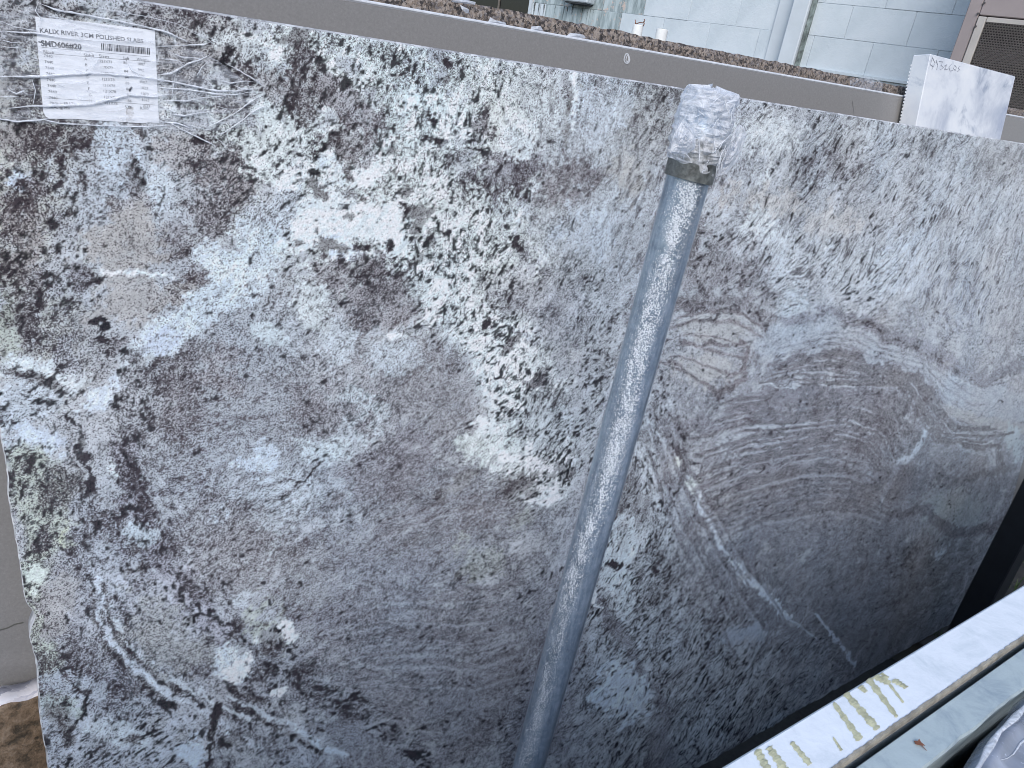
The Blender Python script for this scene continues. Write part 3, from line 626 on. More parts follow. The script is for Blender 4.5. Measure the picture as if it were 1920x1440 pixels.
# face grid + border loop at the back
border = [(0, i) for i in range(nvx)] + [(j, nvx-1) for j in range(1, nvy)] + [(nvy-1, i) for i in range(nvx-2, -1, -1)] + [(j, 0) for j in range(nvy-2, 0, -1)]
bi = np.array([j*nvx+i for j, i in border]); bv = np.array([Vb[j, i] + .0026*((j == nvy-1)*UP - (j == 0)*UP + (i == nvx-1)*X3 - .5*(i == 0)*X3) for j, i in border])
ring2 = np.array([Vf[j, i] + .0026*((j == nvy-1)*UP - (j == 0)*UP + (i == nvx-1)*X3 - .5*(i == 0)*X3) for j, i in border]) - NR*.0026
cen = np.array([[1.59, .88]])
# push ring2 slightly outwards for an arris
verts = np.concatenate([Vf.reshape(-1, 3), ring2, bv])
J, I = np.mgrid[0:nvy-1, 0:nvx-1]; b0 = (J*nvx+I).ravel()
quads = np.stack([b0, b0+1, b0+nvx+1, b0+nvx], 1)
nb = len(border); k0 = np.arange(nb); k1 = (k0+1) % nb
side = np.concatenate([np.stack([bi[k0], nf_+k0, nf_+k1, bi[k1]], 1), np.stack([nf_+k0, nf_+nb+k0, nf_+nb+k1, nf_+k1], 1)])
allq = np.concatenate([quads, side])
me = bpy.data.meshes.new('granite_slab')
nq = len(allq)
me.vertices.add(len(verts)); me.vertices.foreach_set('co', verts.astype(np.float32).ravel())
me.loops.add(nq*4+nb); me.loops.foreach_set('vertex_index', np.concatenate([allq.ravel(), (nf_+nb+k0)[::-1]]).astype(np.int32))
me.polygons.add(nq+1)
me.polygons.foreach_set('loop_start', np.append(np.arange(nq)*4, nq*4).astype(np.int32))
mi = np.zeros(nq+1, np.int32); mi[len(quads):] = 1; me.polygons.foreach_set('material_index', mi)
me.update(calc_edges=True)
ca = me.color_attributes.new('mineral', 'FLOAT_COLOR', 'POINT')
cc = np.ones((len(verts), 4), np.float32); cc[:nf_, :3] = vc.reshape(-1, 3); cc[:nf_, 3] = np.clip(fk[:, ci], 0, 1).ravel(); ca.data.foreach_set('color', cc.ravel())
me.materials.append(M['rock']); me.materials.append(M['rock_edge'])
slab = bpy.data.objects.new('granite_slab', me); sc.collection.objects.link(slab)
tag(slab, 'large polished river-patterned grey, white and mauve granite slab filling the picture', 'granite slab')
del wx, wy, PX, PY, PX_, PY_, PXc, PYc, rag, nf, nc, nl, cum, Vf, Vb, IYf, IXf

# ------------------------------------------------------------------ slabs behind
def leaning_slab(name, label, off, s0, s1, t0, t1, thick, mat, cat='stone slab', bev=.003, edge_mat=None):
    a = slab_pt(s0, t0, off); o = box(name, a, (s1-s0)*X3, (t1-t0)*UP, -NR*thick, mat, bev=bev)
    tag(o, label, cat)
    return o
M['grey'] = None
mt, n, bs, L = mat_new('grey_quartz'); c = coord(n)
L(ramp(n, L, noise(n, L, c, 260, 4, .8), [(.3, (.20, .193, .186)), (.62, (.243, .234, .227)), (.8, (.31, .30, .29))]), bs.inputs['Base Color'])
bs.inputs['Roughness'].default_value = .16; M['grey'] = mt
M['grey_edge'] = simple('sawn_quartz_edge', (.62, .64, .67), .6, 0, .1, 80, .1)
gt = (hit(1180, 90, ORG-NR*.10, NR)-ORG) @ UP
gl = on_slab(673, 0, .10); gr = on_slab(1693, 180, .10)
tg = float((gl[1]+gr[1])/2)
ga = leaning_slab('quartz_slab', 'plain grey engineered quartz slab standing directly behind the big granite slab', .10, -.62, 4.1, 0.0, tg-.004, .02, M['grey'], bev=.0)
kg = np.polyfit([gl[0], gr[0]], [gl[1], gr[1]], 1); ft = lambda s: float(kg[0]*s+kg[1])
for vtx in ga.data.vertices:
    if vtx.co.z > 1: vtx.co += Vector(UP*(ft(vtx.co.x)-tg))
edge = box('sawn_edge', slab_pt(-.62, ft(-.62)-.0038, .1005), 4.72*X3+UP*(ft(4.1)-ft(-.62)), .006*UP, -NR*.019, M['grey_edge'], ga, bev=.0022)
# faint oval polishing mark and scratch
def oval(cx, cy, rx, ry, r_, off, lean=0, n_=20):
    pts = []
    for k in range(n_+1):
        t = 2*math.pi*k/n_; dx = rx*math.cos(t)*(1+.15*math.sin(3*t)); dy = ry*math.sin(t)
        s, q = on_slab(cx+dx+lean*dy, cy+dy, off); pts.append(slab_pt(s, q, off-.0006))
    return tube_vf(pts, r_, 5, .3, NR, False)
v, f = merge([oval(1175, 110, 5, 9, .0016, .10), oval(1176, 110, 2.4, 6, .0012, .10, -.1)])
put('chalk_mark', v, f, simple('chalk', (.55, .56, .58), .8), ga)
def line_on(pts, off, r_, flat=.3, n_=5): return tube_vf([slab_pt(*on_slab(x, y, off), off-.0006) for x, y in pts], r_, n_, flat, NR, False)
v, f = line_on([(1598, 190), (1600, 205), (1599, 222)], .10, .0007)
put('scratch', v, f, simple('scratch_grey', (.14, .14, .14), .6), ga)
v, f = line_on([(0, 1181), (14, 1177), (28, 1170), (44, 1167)], .10, .0011)
put('scratch', v, f, simple('crack_grey', (.10, .10, .09), .8), ga)

# brown granite slab: rough broken face standing proud behind the grey one
M['brown'] = speckle_granite('brown_granite', [(.18, (.012, .010, .010)), (.36, (.05, .04, .035)), (.5, (.20, .155, .12)), (.62, (.33, .28, .24)), (.75, (.10, .085, .085)), (.9, (.42, .40, .39))], 230, .55, .3)
M['brown_top'] = speckle_granite('brown_granite_top', [(.18, (.03, .03, .035)), (.45, (.14, .14, .155)), (.65, (.24, .24, .26)), (.9, (.40, .41, .44))], 250, .6, .3)
bl_ = on_slab(900, 11, .135); br_ = on_slab(1697, 163, .135)
def rough_slab(name, label, off, s0, s1, t0, t1a, t1b, thick, mats, seed, step=.012, amp=.0022, cat='stone slab'):
    rr = random.Random(seed); N_ = int((s1-s0)/step); V, F, FM = [], [], []
    rows = [(0, t0, 0), (0, .5, 1), (0, -.018, 2), (.0, -.009, 2), (.004, 0.0, 3), (.5, .001, 3), (1, -.001, 3), (1, -.02, 3), (1, t0, 0)]
    for i in range(N_+1):
        s = s0+(s1-s0)*i/N_; tt_ = t1a+(t1b-t1a)*i/N_ + rr.gauss(0, amp*.45)
        for (dn, dt, kd) in rows:
            t = t0 if kd == 0 else (t0+(tt_-t0)*.5 if kd == 1 else tt_+dt)
            o_ = off+dn*thick + rr.gauss(0, amp*.4)
            V.append(slab_pt(s, t, o_))
    m_ = len(rows)
    for i in range(N_):
        for k in range(m_):
            k2 = (k+1) % m_
            F.append((i*m_+k, i*m_+k2, (i+1)*m_+k2, (i+1)*m_+k)); FM.append(1 if 4 <= k <= 6 else 0)
    F.append(tuple(range(m_))); FM.append(0); F.append(tuple(N_*m_+k for k in range(m_-1, -1, -1))); FM.append(0)
    o = put(name, V, F, None, None, False, mats, FM); fix_normals(o); o.data.polygons.foreach_set('use_smooth', [True]*len(o.data.polygons))
    return tag(o, label, cat)
tb = float((bl_[1]+br_[1])/2)
rough_slab('granite_slab', 'speckled brown granite slab with rough edge behind the grey quartz slab', .125, -.3, 4.05, .3, float(bl_[1])-.006, float(br_[1])+.010, .03, [M['brown'], M['brown_top']], 3)
# scraps of wrapping caught between the two slabs
M['scrap'] = plastic('grey_wrap', .55, .95, 50, (.62, .65, .70), .3)
def sheet(name, fn, nu, nv, mat, parent=None, smooth=True, thick=0.0):
    V = [fn(i/nu, j/nv) for j in range(nv+1) for i in range(nu+1)]
    F = [(j*(nu+1)+i, j*(nu+1)+i+1, (j+1)*(nu+1)+i+1, (j+1)*(nu+1)+i) for j in range(nv) for i in range(nu)]
    o = put(name, V, F, mat, parent, smooth)
    if thick:
        md = o.modifiers.new('thickness', 'SOLIDIFY'); md.thickness = thick; md.offset = 0
    return o
def scrap(poly, off, label, seed, h=.004, cat='plastic scrap', grp=None):
    rr = random.Random(seed)
    pts = [slab_pt(*on_slab(x, y, off), off - rr.uniform(0, h)) for x, y in poly]
    c_ = sum(pts)/len(pts) + NR*h*.8
    V = [c_]+pts; F = [(0, i+1, (i+1) % len(pts)+1) for i in range(len(pts))]
    o = put('plastic_scrap', V, F, M['scrap']); md = o.modifiers.new('thickness', 'SOLIDIFY'); md.thickness = .0008
    return tag(o, label, cat, grp)
scrap([(862,9),(868,14),(877,18),(877,25),(872,24),(865,18)], .115, 'small folded grey plastic scrap on the speckled slab at the far left of its row', 1)
scrap([(843,2),(868,0),(891,4),(890,9),(872,7),(848,4)], .117, 'flat grey plastic strip over the brown slab edge beside the dark window', 2)
scrap([(914,42),(918,33),(925,38),(946,43),(947,48),(930,45)], .115, 'pale torn plastic scrap on the grey slab edge below the dark window', 3)
scrap([(994,57),(996,50),(1012,49),(1017,57),(1003,59)], .115, 'crumpled plastic scrap on the grey slab edge left of the oval chalk mark', 4)
scrap([(1060,68),(1067,62),(1080,64),(1092,66),(1096,72),(1080,71)], .115, 'short pale plastic scrap nearest the oval chalk mark', 5)
def film_fold(u, v):
    x = 1594+u*60; y = 150+v*23+u*6 - 9*math.sin(u*math.pi)*(1-v)
    return slab_pt(*on_slab(x, y, .117), .117-.006*math.sin(u*9)*math.sin(v*5+1))
fo = sheet('plastic_scrap', film_fold, 16, 6, plastic('clear_flap', .12, .5, 60, (.62, .65, .72), .2))
tag(fo, 'clear rounded plastic flap folded over the speckled slab near the white marble block', 'plastic scrap')

# white marble offcut, standing between the big slab and the grey one
def marble_material():
    mt, n, bs, L = mat_new('veined_white_marble'); c = coord(n)
    h = noise(n, L, c, 6.5, 6, .62, .3); v2 = noise(n, L, c, 11, 7, .66, .5)
    col1 = ramp(n, L, h, [(.28, (.36, .40, .50)), (.40, (.52, .55, .61)), (.52, (.70, .72, .75)), (.7, (.78, .79, .80))])
    col2 = ramp(n, L, v2, [(.32, (.45, .50, .60)), (.44, (.93, .94, .96)), (.6, (1, 1, 1))])
    L(mix(n, L, .8, col1, col2, 'MULTIPLY'), bs.inputs['Base Color']); bs.inputs['Roughness'].default_value = .25
    return mt
M['marble'] = marble_material(); M['marble_cut'] = simple('sawn_marble', (.84, .86, .88), .55, 0, .03, 20, .1)
q0 = on_slab(1745, 101, .046); q1 = on_slab(1905, 140, .046)
mar = thing('marble_block', 'thick white blue-veined marble offcut with pencilled writing standing above the granite slab', 'marble offcut')
s0_, s1_ = float(q0[0]), float(q1[0]); t1_ = float(q0[1])
bd = box('body', slab_pt(s0_, 0.0, .046), (s1_-s0_)*X3, t1_*UP, -NR*.045, M['marble'], mar, bev=.0015)
# toothed saw edge along the rear of the cut end
V, F = [], []
for k in range(120):
    t = t1_-.99+k*.0081
    v, f = box_vf(slab_pt(s0_-.0008, t, .0905), .005*X3, .0042*UP, -NR*.0018)
    V, F = merge([(V, F), (v, f)])
te = put('saw_teeth', V, F, M['marble_cut'], mar)
# pencilled numbers, mirrored strokes as seen
pen = simple('pencil', (.34, .36, .41), .7)
strokes = [[(1747,112),(1744,121),(1750,125)], [(1748,108),(1753,118),(1747,130)], [(1755,113),(1758,122),(1756,131)], [(1761,115),(1768,116),(1764,122),(1769,127),(1762,131)],
           [(1770,124),(1775,121),(1772,130)], [(1773,123),(1770,131),(1778,129)], [(1784,120),(1779,126),(1781,133),(1786,132)], [(1790,122),(1787,128),(1791,132),(1793,126),(1790,122)],
           [(1800,124),(1796,127),(1799,131),(1795,134)]]
v, f = merge([line_on(p, .046, .0011) for p in strokes]); put('writing', v, f, pen, mar)

# low brown slab with pale sawn top at the lower left
ql = on_slab(20, 1322, .04)
low = rough_slab('granite_slab', 'low brown granite slab with pale pink sawn top at the lower left corner', .04, -.75, .42, .0, float(ql[1]), float(ql[1])+.004, .045,
    [speckle_granite('rusty_granite', [(.2, (.012, .012, .010)), (.4, (.07, .05, .03)), (.55, (.21, .14, .085)), (.7, (.30, .22, .15)), (.9, (.40, .30, .26))], 60, .55, .6, .12),
     speckle_granite('pink_granite_top', [(.2, (.22, .22, .27)), (.4, (.48, .47, .52)), (.6, (.70, .66, .66)), (.85, (.74, .72, .74))], 60, .55, .3)], 5, .01, .003)

# ------------------------------------------------------------------ foreground slabs
ZF = 1.48
def fg_material(name, base, dark, drips, rough=.5):
    mt, n, bs, L = mat_new(name); c = coord(n)
    h = noise(n, L, c, 26, 8, .7, .6); colr = ramp(n, L, h, [(.28, dark), (.5, base), (.75, tuple(min(.9, b*1.07) for b in base))])
    if drips:
        sp = n.nodes.new('ShaderNodeSeparateXYZ'); L(c, sp.inputs[0])
        wv = noise(n, L, coord(n, (46, 3, 1)), 1.0, 1, .4)
        en = noise(n, L, coord(n, (90, 30, 1)), 1.6, 3)
        e1 = math_(n, L, 'ADD', wv, math_(n, L, 'MULTIPLY', math_(n, L, 'SUBTRACT', en, .5), .12))
        band = ramp(n, L, e1, [(.565, g(0)), (.58, g(1)), (.64, g(1)), (.655, g(0))])
        xr = ramp(n, L, math_(n, L, 'DIVIDE', sp.outputs[0], 1.2), [(.36, g(0)), (.37, g(1)), (.555, g(1)), (.575, g(0))])
        colr = mix(n, L, math_(n, L, 'MULTIPLY', band, xr), colr, (.50, .49, .30))
    L(colr, bs.inputs['Base Color']); bs.inputs['Roughness'].default_value = rough
    bump(n, L, noise(n, L, c, 160, 5), bs, .25, .002); return mt
M['fgw'] = fg_material('sawn_white_marble', (.76, .80, .84), (.60, .66, .70), False)
M['fgg'] = fg_material('greenish_marble', (.42, .49, .50), (.25, .31, .36), False, .4)
M['beige_arris'] = simple('chipped_arris', (.36, .33, .27), .7, 0, .25, 90, .4)
# leaning away from the aisle on the viewer's side
LU = np.array([0, -math.sin(LEAN), math.cos(LEAN)]); LN = np.array([0, math.cos(LEAN), math.sin(LEAN)])
def yline(p, q, z):   # y of an image line at both ends on the plane z
    a = hit(*p, (0, 0, z), Z3); b = hit(*q, (0, 0, z), Z3); return a, b
a1, b1 = yline((1347,1440), (1920,1095), ZF); a2, b2 = yline((1567,1440), (1920,1200), ZF)
dirx = (b1-a1)/np.linalg.norm(b1-a1)
def fg_slab(name, label, pa, dirv, s0, s1, thick_v, mat, z, H=1.33, rag=.0, seed=1, arris=None, rag_far=.0):
    rr = random.Random(seed); N_ = 420; V, F = [], []
    d3 = LU*(-H/LU[2]); off1, off2 = 0.0, 0.0
    for i in range(N_+1):
        s = s0+(s1-s0)*i/N_; off1 = .8*off1+rr.gauss(0, rag); off2 = .8*off2+rr.gauss(0, rag_far)
        p = pa+dirv*s; p = np.array([p[0], p[1], z])
        near = p+thick_v*(1+off1); far = p-thick_v*off2
        drop = np.array([0, 0, -.0025])
        V += [far+d3, far+drop, far+thick_v*.05, near-thick_v*.05, near+drop, near+d3]
    for i in range(N_):
        for k in range(6):
            F.append((i*6+k, i*6+(k+1) % 6, (i+1)*6+(k+1) % 6, (i+1)*6+k))
    F += [tuple(range(6)), tuple(N_*6+k for k in range(5, -1, -1))]
    o = put(name, V, F, mat); fix_normals(o); return o
base1 = np.array([a1[0], a1[1], ZF]); tv1 = np.array([0, float((a2-base1)[1] - (dirx*((a2[0]-a1[0])/dirx[0]))[1]), 0])
th1 = float(tv1[1])
fw = thing('marble_slab', 'white marble slab edge with yellow glue drips running diagonally in front', 'marble slab')
o = fg_slab('body', '', base1, dirx, -2.0, 2.9, tv1, M['fgw'], ZF, rag=.002, seed=4)
o.parent = fw
# glue drips: thin hardened runs lying on the sawn edge
M['glue'] = simple('yellow_resin', (.55, .54, .36), .45, 0, .18, 120, .3)
def drip(x0, y0, x1, y1, w0, w1):
    rr = random.Random(int(x0)); N_ = 44; L_, R_ = [], []
    P = hit(x0, y0, (0, 0, ZF), Z3); Q = hit(x1, y1, (0, 0, ZF), Z3)
    pw = np.array([1, 0, 0])*.00065
    V = []; 
    for i in range(N_+1):
        t = i/N_; c_ = P+(Q-P)*t; ww = .72*(w0+(w1-w0)*t)*(1+.22*math.sin(i*.55+x0)+.14*math.sin(i*1.7+y0)+rr.uniform(-.10, .10))
        if i in (0, N_): ww *= .45
        V += [c_-pw*ww + Z3*.0002, c_ + Z3*(.0010+rr.uniform(0, .0004)) + pw*ww*rr.uniform(-.2, .2), c_+pw*ww + Z3*.0002]
    F = [(i*3+k, i*3+k+1, (i+1)*3+k+1, (i+1)*3+k) for i in range(N_) for k in (0, 1)]
    put('glue_drip', V, F, M['glue'], fw, True)
for d_ in ((1419,1406,1440,1445,7,8), (1441,1401,1473,1445,7,8), (1484,1392,1519,1434,5,6), (1563,1318,1613,1388,5,8), (1585,1300,1646,1368,8,9), (1562,1383,1578,1408,2,3),
           (1628,1273,1682,1345,9,5), (1656,1268,1694,1318,5,2.5), (1612,1287,1624,1298,8,5), (1675,1275,1700,1290,9,6), (1640,1268,1668,1282,10,8), (1652,1263,1665,1272,5,5)):
    drip(*d_)
# chipped near arris, a thin raised beige lip
V, F = [], []; rr = random.Random(8)
for i in range(1201):
    s = -.28+3.18*i/1200; p = base1+dirx*s; e = np.array([p[0], p[1]+th1, ZF])
    w_ = .0012+rr.uniform(0, .0011)
    V += [e+np.array([0, w_, .0006]), e+np.array([0, 0, .0004]), e+np.array([0, -.0007, -.002]), e+np.array([0, -.0007, -.006])]
F = [(i*4+k, i*4+k+1, (i+1)*4+k+1, (i+1)*4+k) for i in range(1200) for k in range(3)]
put('chipped_arris', V, F, M['beige_arris'], fw)
# second slab
Z2 = ZF-.004
p3 = hit(1580, 1440, (0, 0, Z2), Z3); p4 = hit(1725, 1440, (0, 0, Z2), Z3)
yoff3 = th1-.0048; y4 = hit(1822, 1368, (0, 0, Z2), Z3)
b2_ = np.array([a1[0], a1[1]+yoff3, Z2]); yn = y4[1] - (a1[1]+(dirx*((y4[0]-a1[0])/dirx[0]))[1])
tv2 = np.array([0, float(yn-yoff3), 0])
o2 = fg_slab('marble_slab', '', b2_, dirx, -1.9, 2.7, tv2, M['fgg'], Z2, rag=.022, seed=11)
tag(o2, 'grey-green marble slab edge between the white slab edge and the plastic sheet', 'marble slab')
# dry leaf bit
lp = hit(1724, 1398, (0, 0, Z2), Z3)
lv = [lp+np.array(q)*.0006 for q in ((-2,7,1.5),(1,4,3),(5,5,4),(3,1,3),(5,-4,1.5),(.6,-2,2),(0,-9,.8),(-1.4,-2,3),(-5,3,1.6))]
leaf = put('dry_leaf', lv, [(0,1,8),(1,2,3),(1,3,7,8),(3,4,5),(3,5,7),(5,6,7)], simple('rusty_leaf', (.22, .09, .05), .6))
md = leaf.modifiers.new('t', 'SOLIDIFY'); md.thickness = .0004
tag(leaf, 'tiny rust-red dry leaf lying on the grey-green marble edge', 'leaf')
# dark slab further down and its wrapping
M['darkst'] = simple('dark_granite', (.045, .055, .06), .5, 0, .35, 50, .3)
b3 = np.array([a1[0], a1[1]+float(yn)-.004, Z2-.05])
o3 = fg_slab('granite_slab', '', b3, dirx, -1.9, 2.6, np.array([0, -.07, 0]), M['darkst'], Z2-.05, H=1.25)
tag(o3, 'dark grey granite slab edge sunk under the plastic sheet at the lower right', 'granite slab')
mt, n, bs, L = mat_new('milky_wrap'); c = coord(n)
h = noise(n, L, coord(n, (40, 16, 16)), 1.0, 4, .5, .3); h2 = noise(n, L, c, 500, 2, .5)
bs.inputs['Base Color'].default_value = (.50, .54, .63, 1); bs.inputs['Roughness'].default_value = .25
a_ = ramp(n, L, h, [(.35, g(.40)), (.60, g(.58)), (.75, g(.75))]); sp_ = ramp(n, L, h2, [(.70, g(0)), (.74, g(.5))])
L(math_(n, L, 'ADD', a_, sp_), bs.inputs['Alpha']); bump(n, L, h, bs, .7, .006); M['milky'] = mt
edgepx = [(1798,1470),(1806,1440),(1826,1405),(1850,1368),(1880,1342),(1902,1318),(1912,1300),(1925,1290),(1960,1275)]
def wrap(u, v):
    k = u*(len(edgepx)-1); i = min(int(k), len(edgepx)-2); fr = k-i
    x = edgepx[i][0]*(1-fr)+edgepx[i+1][0]*fr; y = edgepx[i][1]*(1-fr)+edgepx[i+1][1]*fr
    z = ZF-.008; p = hit(x, y, (0, 0, z), Z3)
    p = p + np.array([.05*v, -.16*v, .006*math.sin(v*7+u*5)*v + .004*math.sin(v*23+u*11)*v + .012*math.exp(-((v-.04)/.05)**2) - .02*(1-min(1, v*12))])
    return p
wr = thing('plastic_sheet', 'milky wrinkled plastic sheet draped over stone at the lower right corner', 'plastic sheet')
sheet('film', wrap, 90, 60, M['milky'], wr)
hem = [wrap(i/40, .045)+Z3*.0012 for i in range(41)]
v, f = tube_vf(hem, [.0022+.0007*math.sin(i*.7) for i in range(41)], 6, .5); put('rolled_hem', v, f, M['crease'], wr, True)
for (u0, v0, u1, v1) in ((.25,.10,.75,.22),(.3,.22,.7,.4),(.15,.15,.5,.5),(.5,.12,.95,.16),(.35,.16,.55,.2)):
    pts = [wrap(u0+(u1-u0)*k/14, v0+(v1-v0)*k/14+.012*math.sin(k*.9))+Z3*.0006 for k in range(15)]
    v, f = tube_vf(pts, [.0009*math.sin(math.pi*(k+.3)/15)+.0001 for k in range(15)], 5, .5); put('crease', v, f, M['crease'], wr, True)

# ------------------------------------------------------------------ paper label with print
LB = {'tl': on_slab(72, 33), 'tr': on_slab(290, 57), 'br': on_slab(303, 234), 'bl': on_slab(82, 222)}
lo = LB['bl']; la = ((LB['br']-LB['bl'])+(LB['tr']-LB['tl']))/2; lb = ((LB['tl']-LB['bl'])+(LB['tr']-LB['br']))/2
LW, LHt = np.linalg.norm(la), np.linalg.norm(lb); eu = la/LW; ev = lb/LHt
def lab(u, v, h=0.0):   # metres across and up the label, h above the stone
    q = lo+eu*u+ev*v; return slab_pt(q[0], q[1], -h)
label_o = thing('slab_label', 'white printed stock label with barcode stuck at the top left under clear tape', 'label')
rrp = random.Random(2)
out = [(.006,0),(.03,.0012),(LW-.018,.0002),(LW-.012,.0016),(LW,.0014),(LW,LHt),(LW*.5,LHt+.0006),(0,LHt),(0,.008),(.002,.002)]
V = [lab(u, v, .0009) for u, v in out]+[lab(u, v, .0003) for u, v in out]; k = len(out)
put('paper', V, [tuple(range(k)), tuple(range(2*k-1, k-1, -1))]+[(i, k+i, k+(i+1) % k, (i+1) % k) for i in range(k)], M['paper'], label_o)
EU = eu[0]*X3+eu[1]*UP; EV = ev[0]*X3+ev[1]*UP
def text(s, u, v, size, mat, name='lettering', bold=0.0, width=None, ax=None, ay=None, pos=None, parent=None, align='LEFT'):
    cu = bpy.data.curves.new('t', 'FONT'); cu.body = s; cu.size = 1.0; cu.align_x = align; cu.offset = bold; cu.resolution_u = 2
    to = bpy.data.objects.new('t', cu); sc.collection.objects.link(to)
    dg = bpy.context.evaluated_depsgraph_get(); me_ = bpy.data.meshes.new_from_object(to.evaluated_get(dg))
    bpy.data.objects.remove(to); co = np.array([vv.co[:] for vv in me_.vertices])
    sx = size
    if width: sx = width/max(1e-6, (co[:, 0].max()-co[:, 0].min()))
    Ax = EU if ax is None else ax; Ay = EV if ay is None else ay; P = lab(u, v, .00105) if pos is None else pos
    for vv, c3 in zip(me_.vertices, co): vv.co = Vector(P + Ax*(c3[0]*sx) + Ay*(c3[1]*size))
    me_.name = name; me_.materials.clear(); me_.materials.append(mat)
    o_ = bpy.data.objects.new(name, me_); sc.collection.objects.link(o_); o_.parent = parent or label_o
    return o_
def lpx(px, py):
    q = np.linalg.solve(np.array([eu, ev]).T, on_slab(px, py)-lo); return float(q[0]), float(q[1])
def ltext(s, px, py, h_px, mat=M['ink'], bold=0.0, px2=None):
    u, v = lpx(px, py); sz = h_px/0.72*(LHt/178)
    wd = None
    if px2: wd = lpx(px2, py+(px2-px)*.1)[0]-u
    return text(s, u, v, sz, mat, 'lettering', bold, wd)
ltext('KALIX RIVER 3CM POLISHED SLABS', 74, 61, 8, M['ink'], .012, 268)
ltext('SMD606#20', 77, 86, 10, M['ink'], .03, 153)
ltext('Block', 81, 100, 6, M['ink_faint'], .0, 101); ltext('Slab#', 157, 106, 6, M['ink_faint'], .0, 176); ltext('Sizes', 185, 108, 6, M['ink_faint'], .0, 204)
ltext('Sqft', 230, 112, 6, M['ink_faint'], .0, 242); ltext('Weight', 256, 114, 6, M['ink_faint'], .0, 279)
rows = [('A','121X77','86','1007'), ('B','119X77','84','992'), ('C','119X77','84','992'), ('D','121X78','85','1007'), ('E','121X78','86','1023'), ('F','121X78','86','1023'),
        ('G','121X78','86','1023'), ('H','121X78','86','1023')]
for i, (a, b, c3, d) in enumerate(rows):
    y = 11.2*i; x = 1.35*i
    ltext('7440', 82+x, 107+y, 5.2, M['ink_faint'], 0, 98+x); ltext(a, 158+x, 113+y, 5.2, M['ink_faint'], 0)
    ltext(b, 186+x, 117+y, 5.2, M['ink_faint'], 0, 209+x)
    ltext(c3, 231+x, 124.5+y if i else 120, 5.2, M['ink_faint'], 0, 238+x); ltext(d, 257+x, 122+y, 5.2, M['ink_faint'], 0, (270 if len(d) == 4 else 268)+x)
ltext('Made in BRAZIL', 93, 195, 5.4, M['ink_faint'], 0, 143); ltext('SEAL @ MSI', 94, 203, 5.2, M['ink_faint'], 0, 130)
ltext('522', 234, 203, 5.6, M['ink_faint'], 0, 245); ltext('8,090', 262, 205, 5.6, M['ink_faint'], 0, 278)
def lrect(px, py, w_, h_):
    u, v = lpx(px, py); return ([lab(u, v, .00105), lab(u+w_, v, .00105), lab(u+w_, v+h_, .00105), lab(u, v+h_, .00105)], [(0, 1, 2, 3)])
u0, v0 = lpx(190, 94); u1 = lpx(279, 103)[0]; rb = random.Random(5); L_ = []; u = u0
while u < u1:
    ww = rb.choice([.0004, .0006, .001, .0013]); L_.append(([lab(u, v0, .00105), lab(u+ww, v0, .00105), lab(u+ww, v0+.0075, .00105), lab(u, v0+.0075, .00105)], [(0, 1, 2, 3)]))
    u += ww+rb.choice([.0004, .0005, .0009])
v, f = merge(L_); put('barcode', v, f, M['ink'], label_o)
L_ = []
for (xa, ya, xb, yb) in ((78,89,281,107), (80,100,283,116), (88,184,290,197)):
    pa, pb = lpx(xa, ya), lpx(xb, yb); p0, p1 = lab(*pa, .00105), lab(*pb, .00105); L_.append(([p0, p1, p1+EV*.0003, p0+EV*.0003], [(0, 1, 2, 3)]))
v, f = merge(L_); put('ruled_line', v, f, M['ink_faint'], label_o)
for q_, w_ in (([(242,171),(245,165),(247,163)], .0010), ([(72,78),(80,80),(86,82)], .0006)):
    v, f = line_on(q_, -.001, w_); put('ink_smudge', v, f, M['ink'], label_o)
# rusty water stain strip on the paper
M['stain'] = plastic('water_stain', .0, .35, 160, (.38, .30, .22), .6)
u, v_ = lpx(236, 226); put('water_stain', [lab(u, v_-.002, .001), lab(u+.010, v_-.003, .001), lab(u+.009, v_+.016, .001), lab(u+.001, v_+.015, .001)], [(0, 1, 2, 3)], M['stain'], label_o)

# ------------------------------------------------------------------ clear tape over the label
tape = thing('clear_tape', 'wrinkled clear packing tape strapping the white label to the granite', 'packing tape')
def tape_px(u, v):
    x = -60+u*545; top = 4+ (x-60)*.115 if x > 60 else 4+(x-60)*.35
    top = 30+.165*(x-60) - 22*math.exp(-((x-70)/30)**2); bot = 225+.07*x
    nar = max(0.0, (x-300)/185); top += nar*nar*78; bot -= nar*nar*26
    return x, top+(bot-top)*v
rt = np.random.default_rng(4); ph = rt.uniform(0, 6.28, 12)
def tape_fn(u, v):
    x, y = tape_px(u, v); q = on_slab(x, y)
    h = .0022+.0012*math.sin(v*31+u*5+ph[0]+2*math.sin(u*7))+.0007*math.sin(v*63+u*9+ph[1])+.0006*math.sin(u*24+v*12+ph[2])
    e = min(1, min(v, 1-v)*12, (1-u)*10)
    return slab_pt(q[0], q[1], -(.0012+max(0, h)*e))
M['tape'] = plastic('clear_packing_tape', .03, .34, 30, (.86, .89, .95), .13, (1, 4.5, 4.5), .7, .004)  # whitish streaks in the alpha stand in for highlights on the tape
sheet('tape_film', tape_fn, 150, 90, M['tape'], tape)
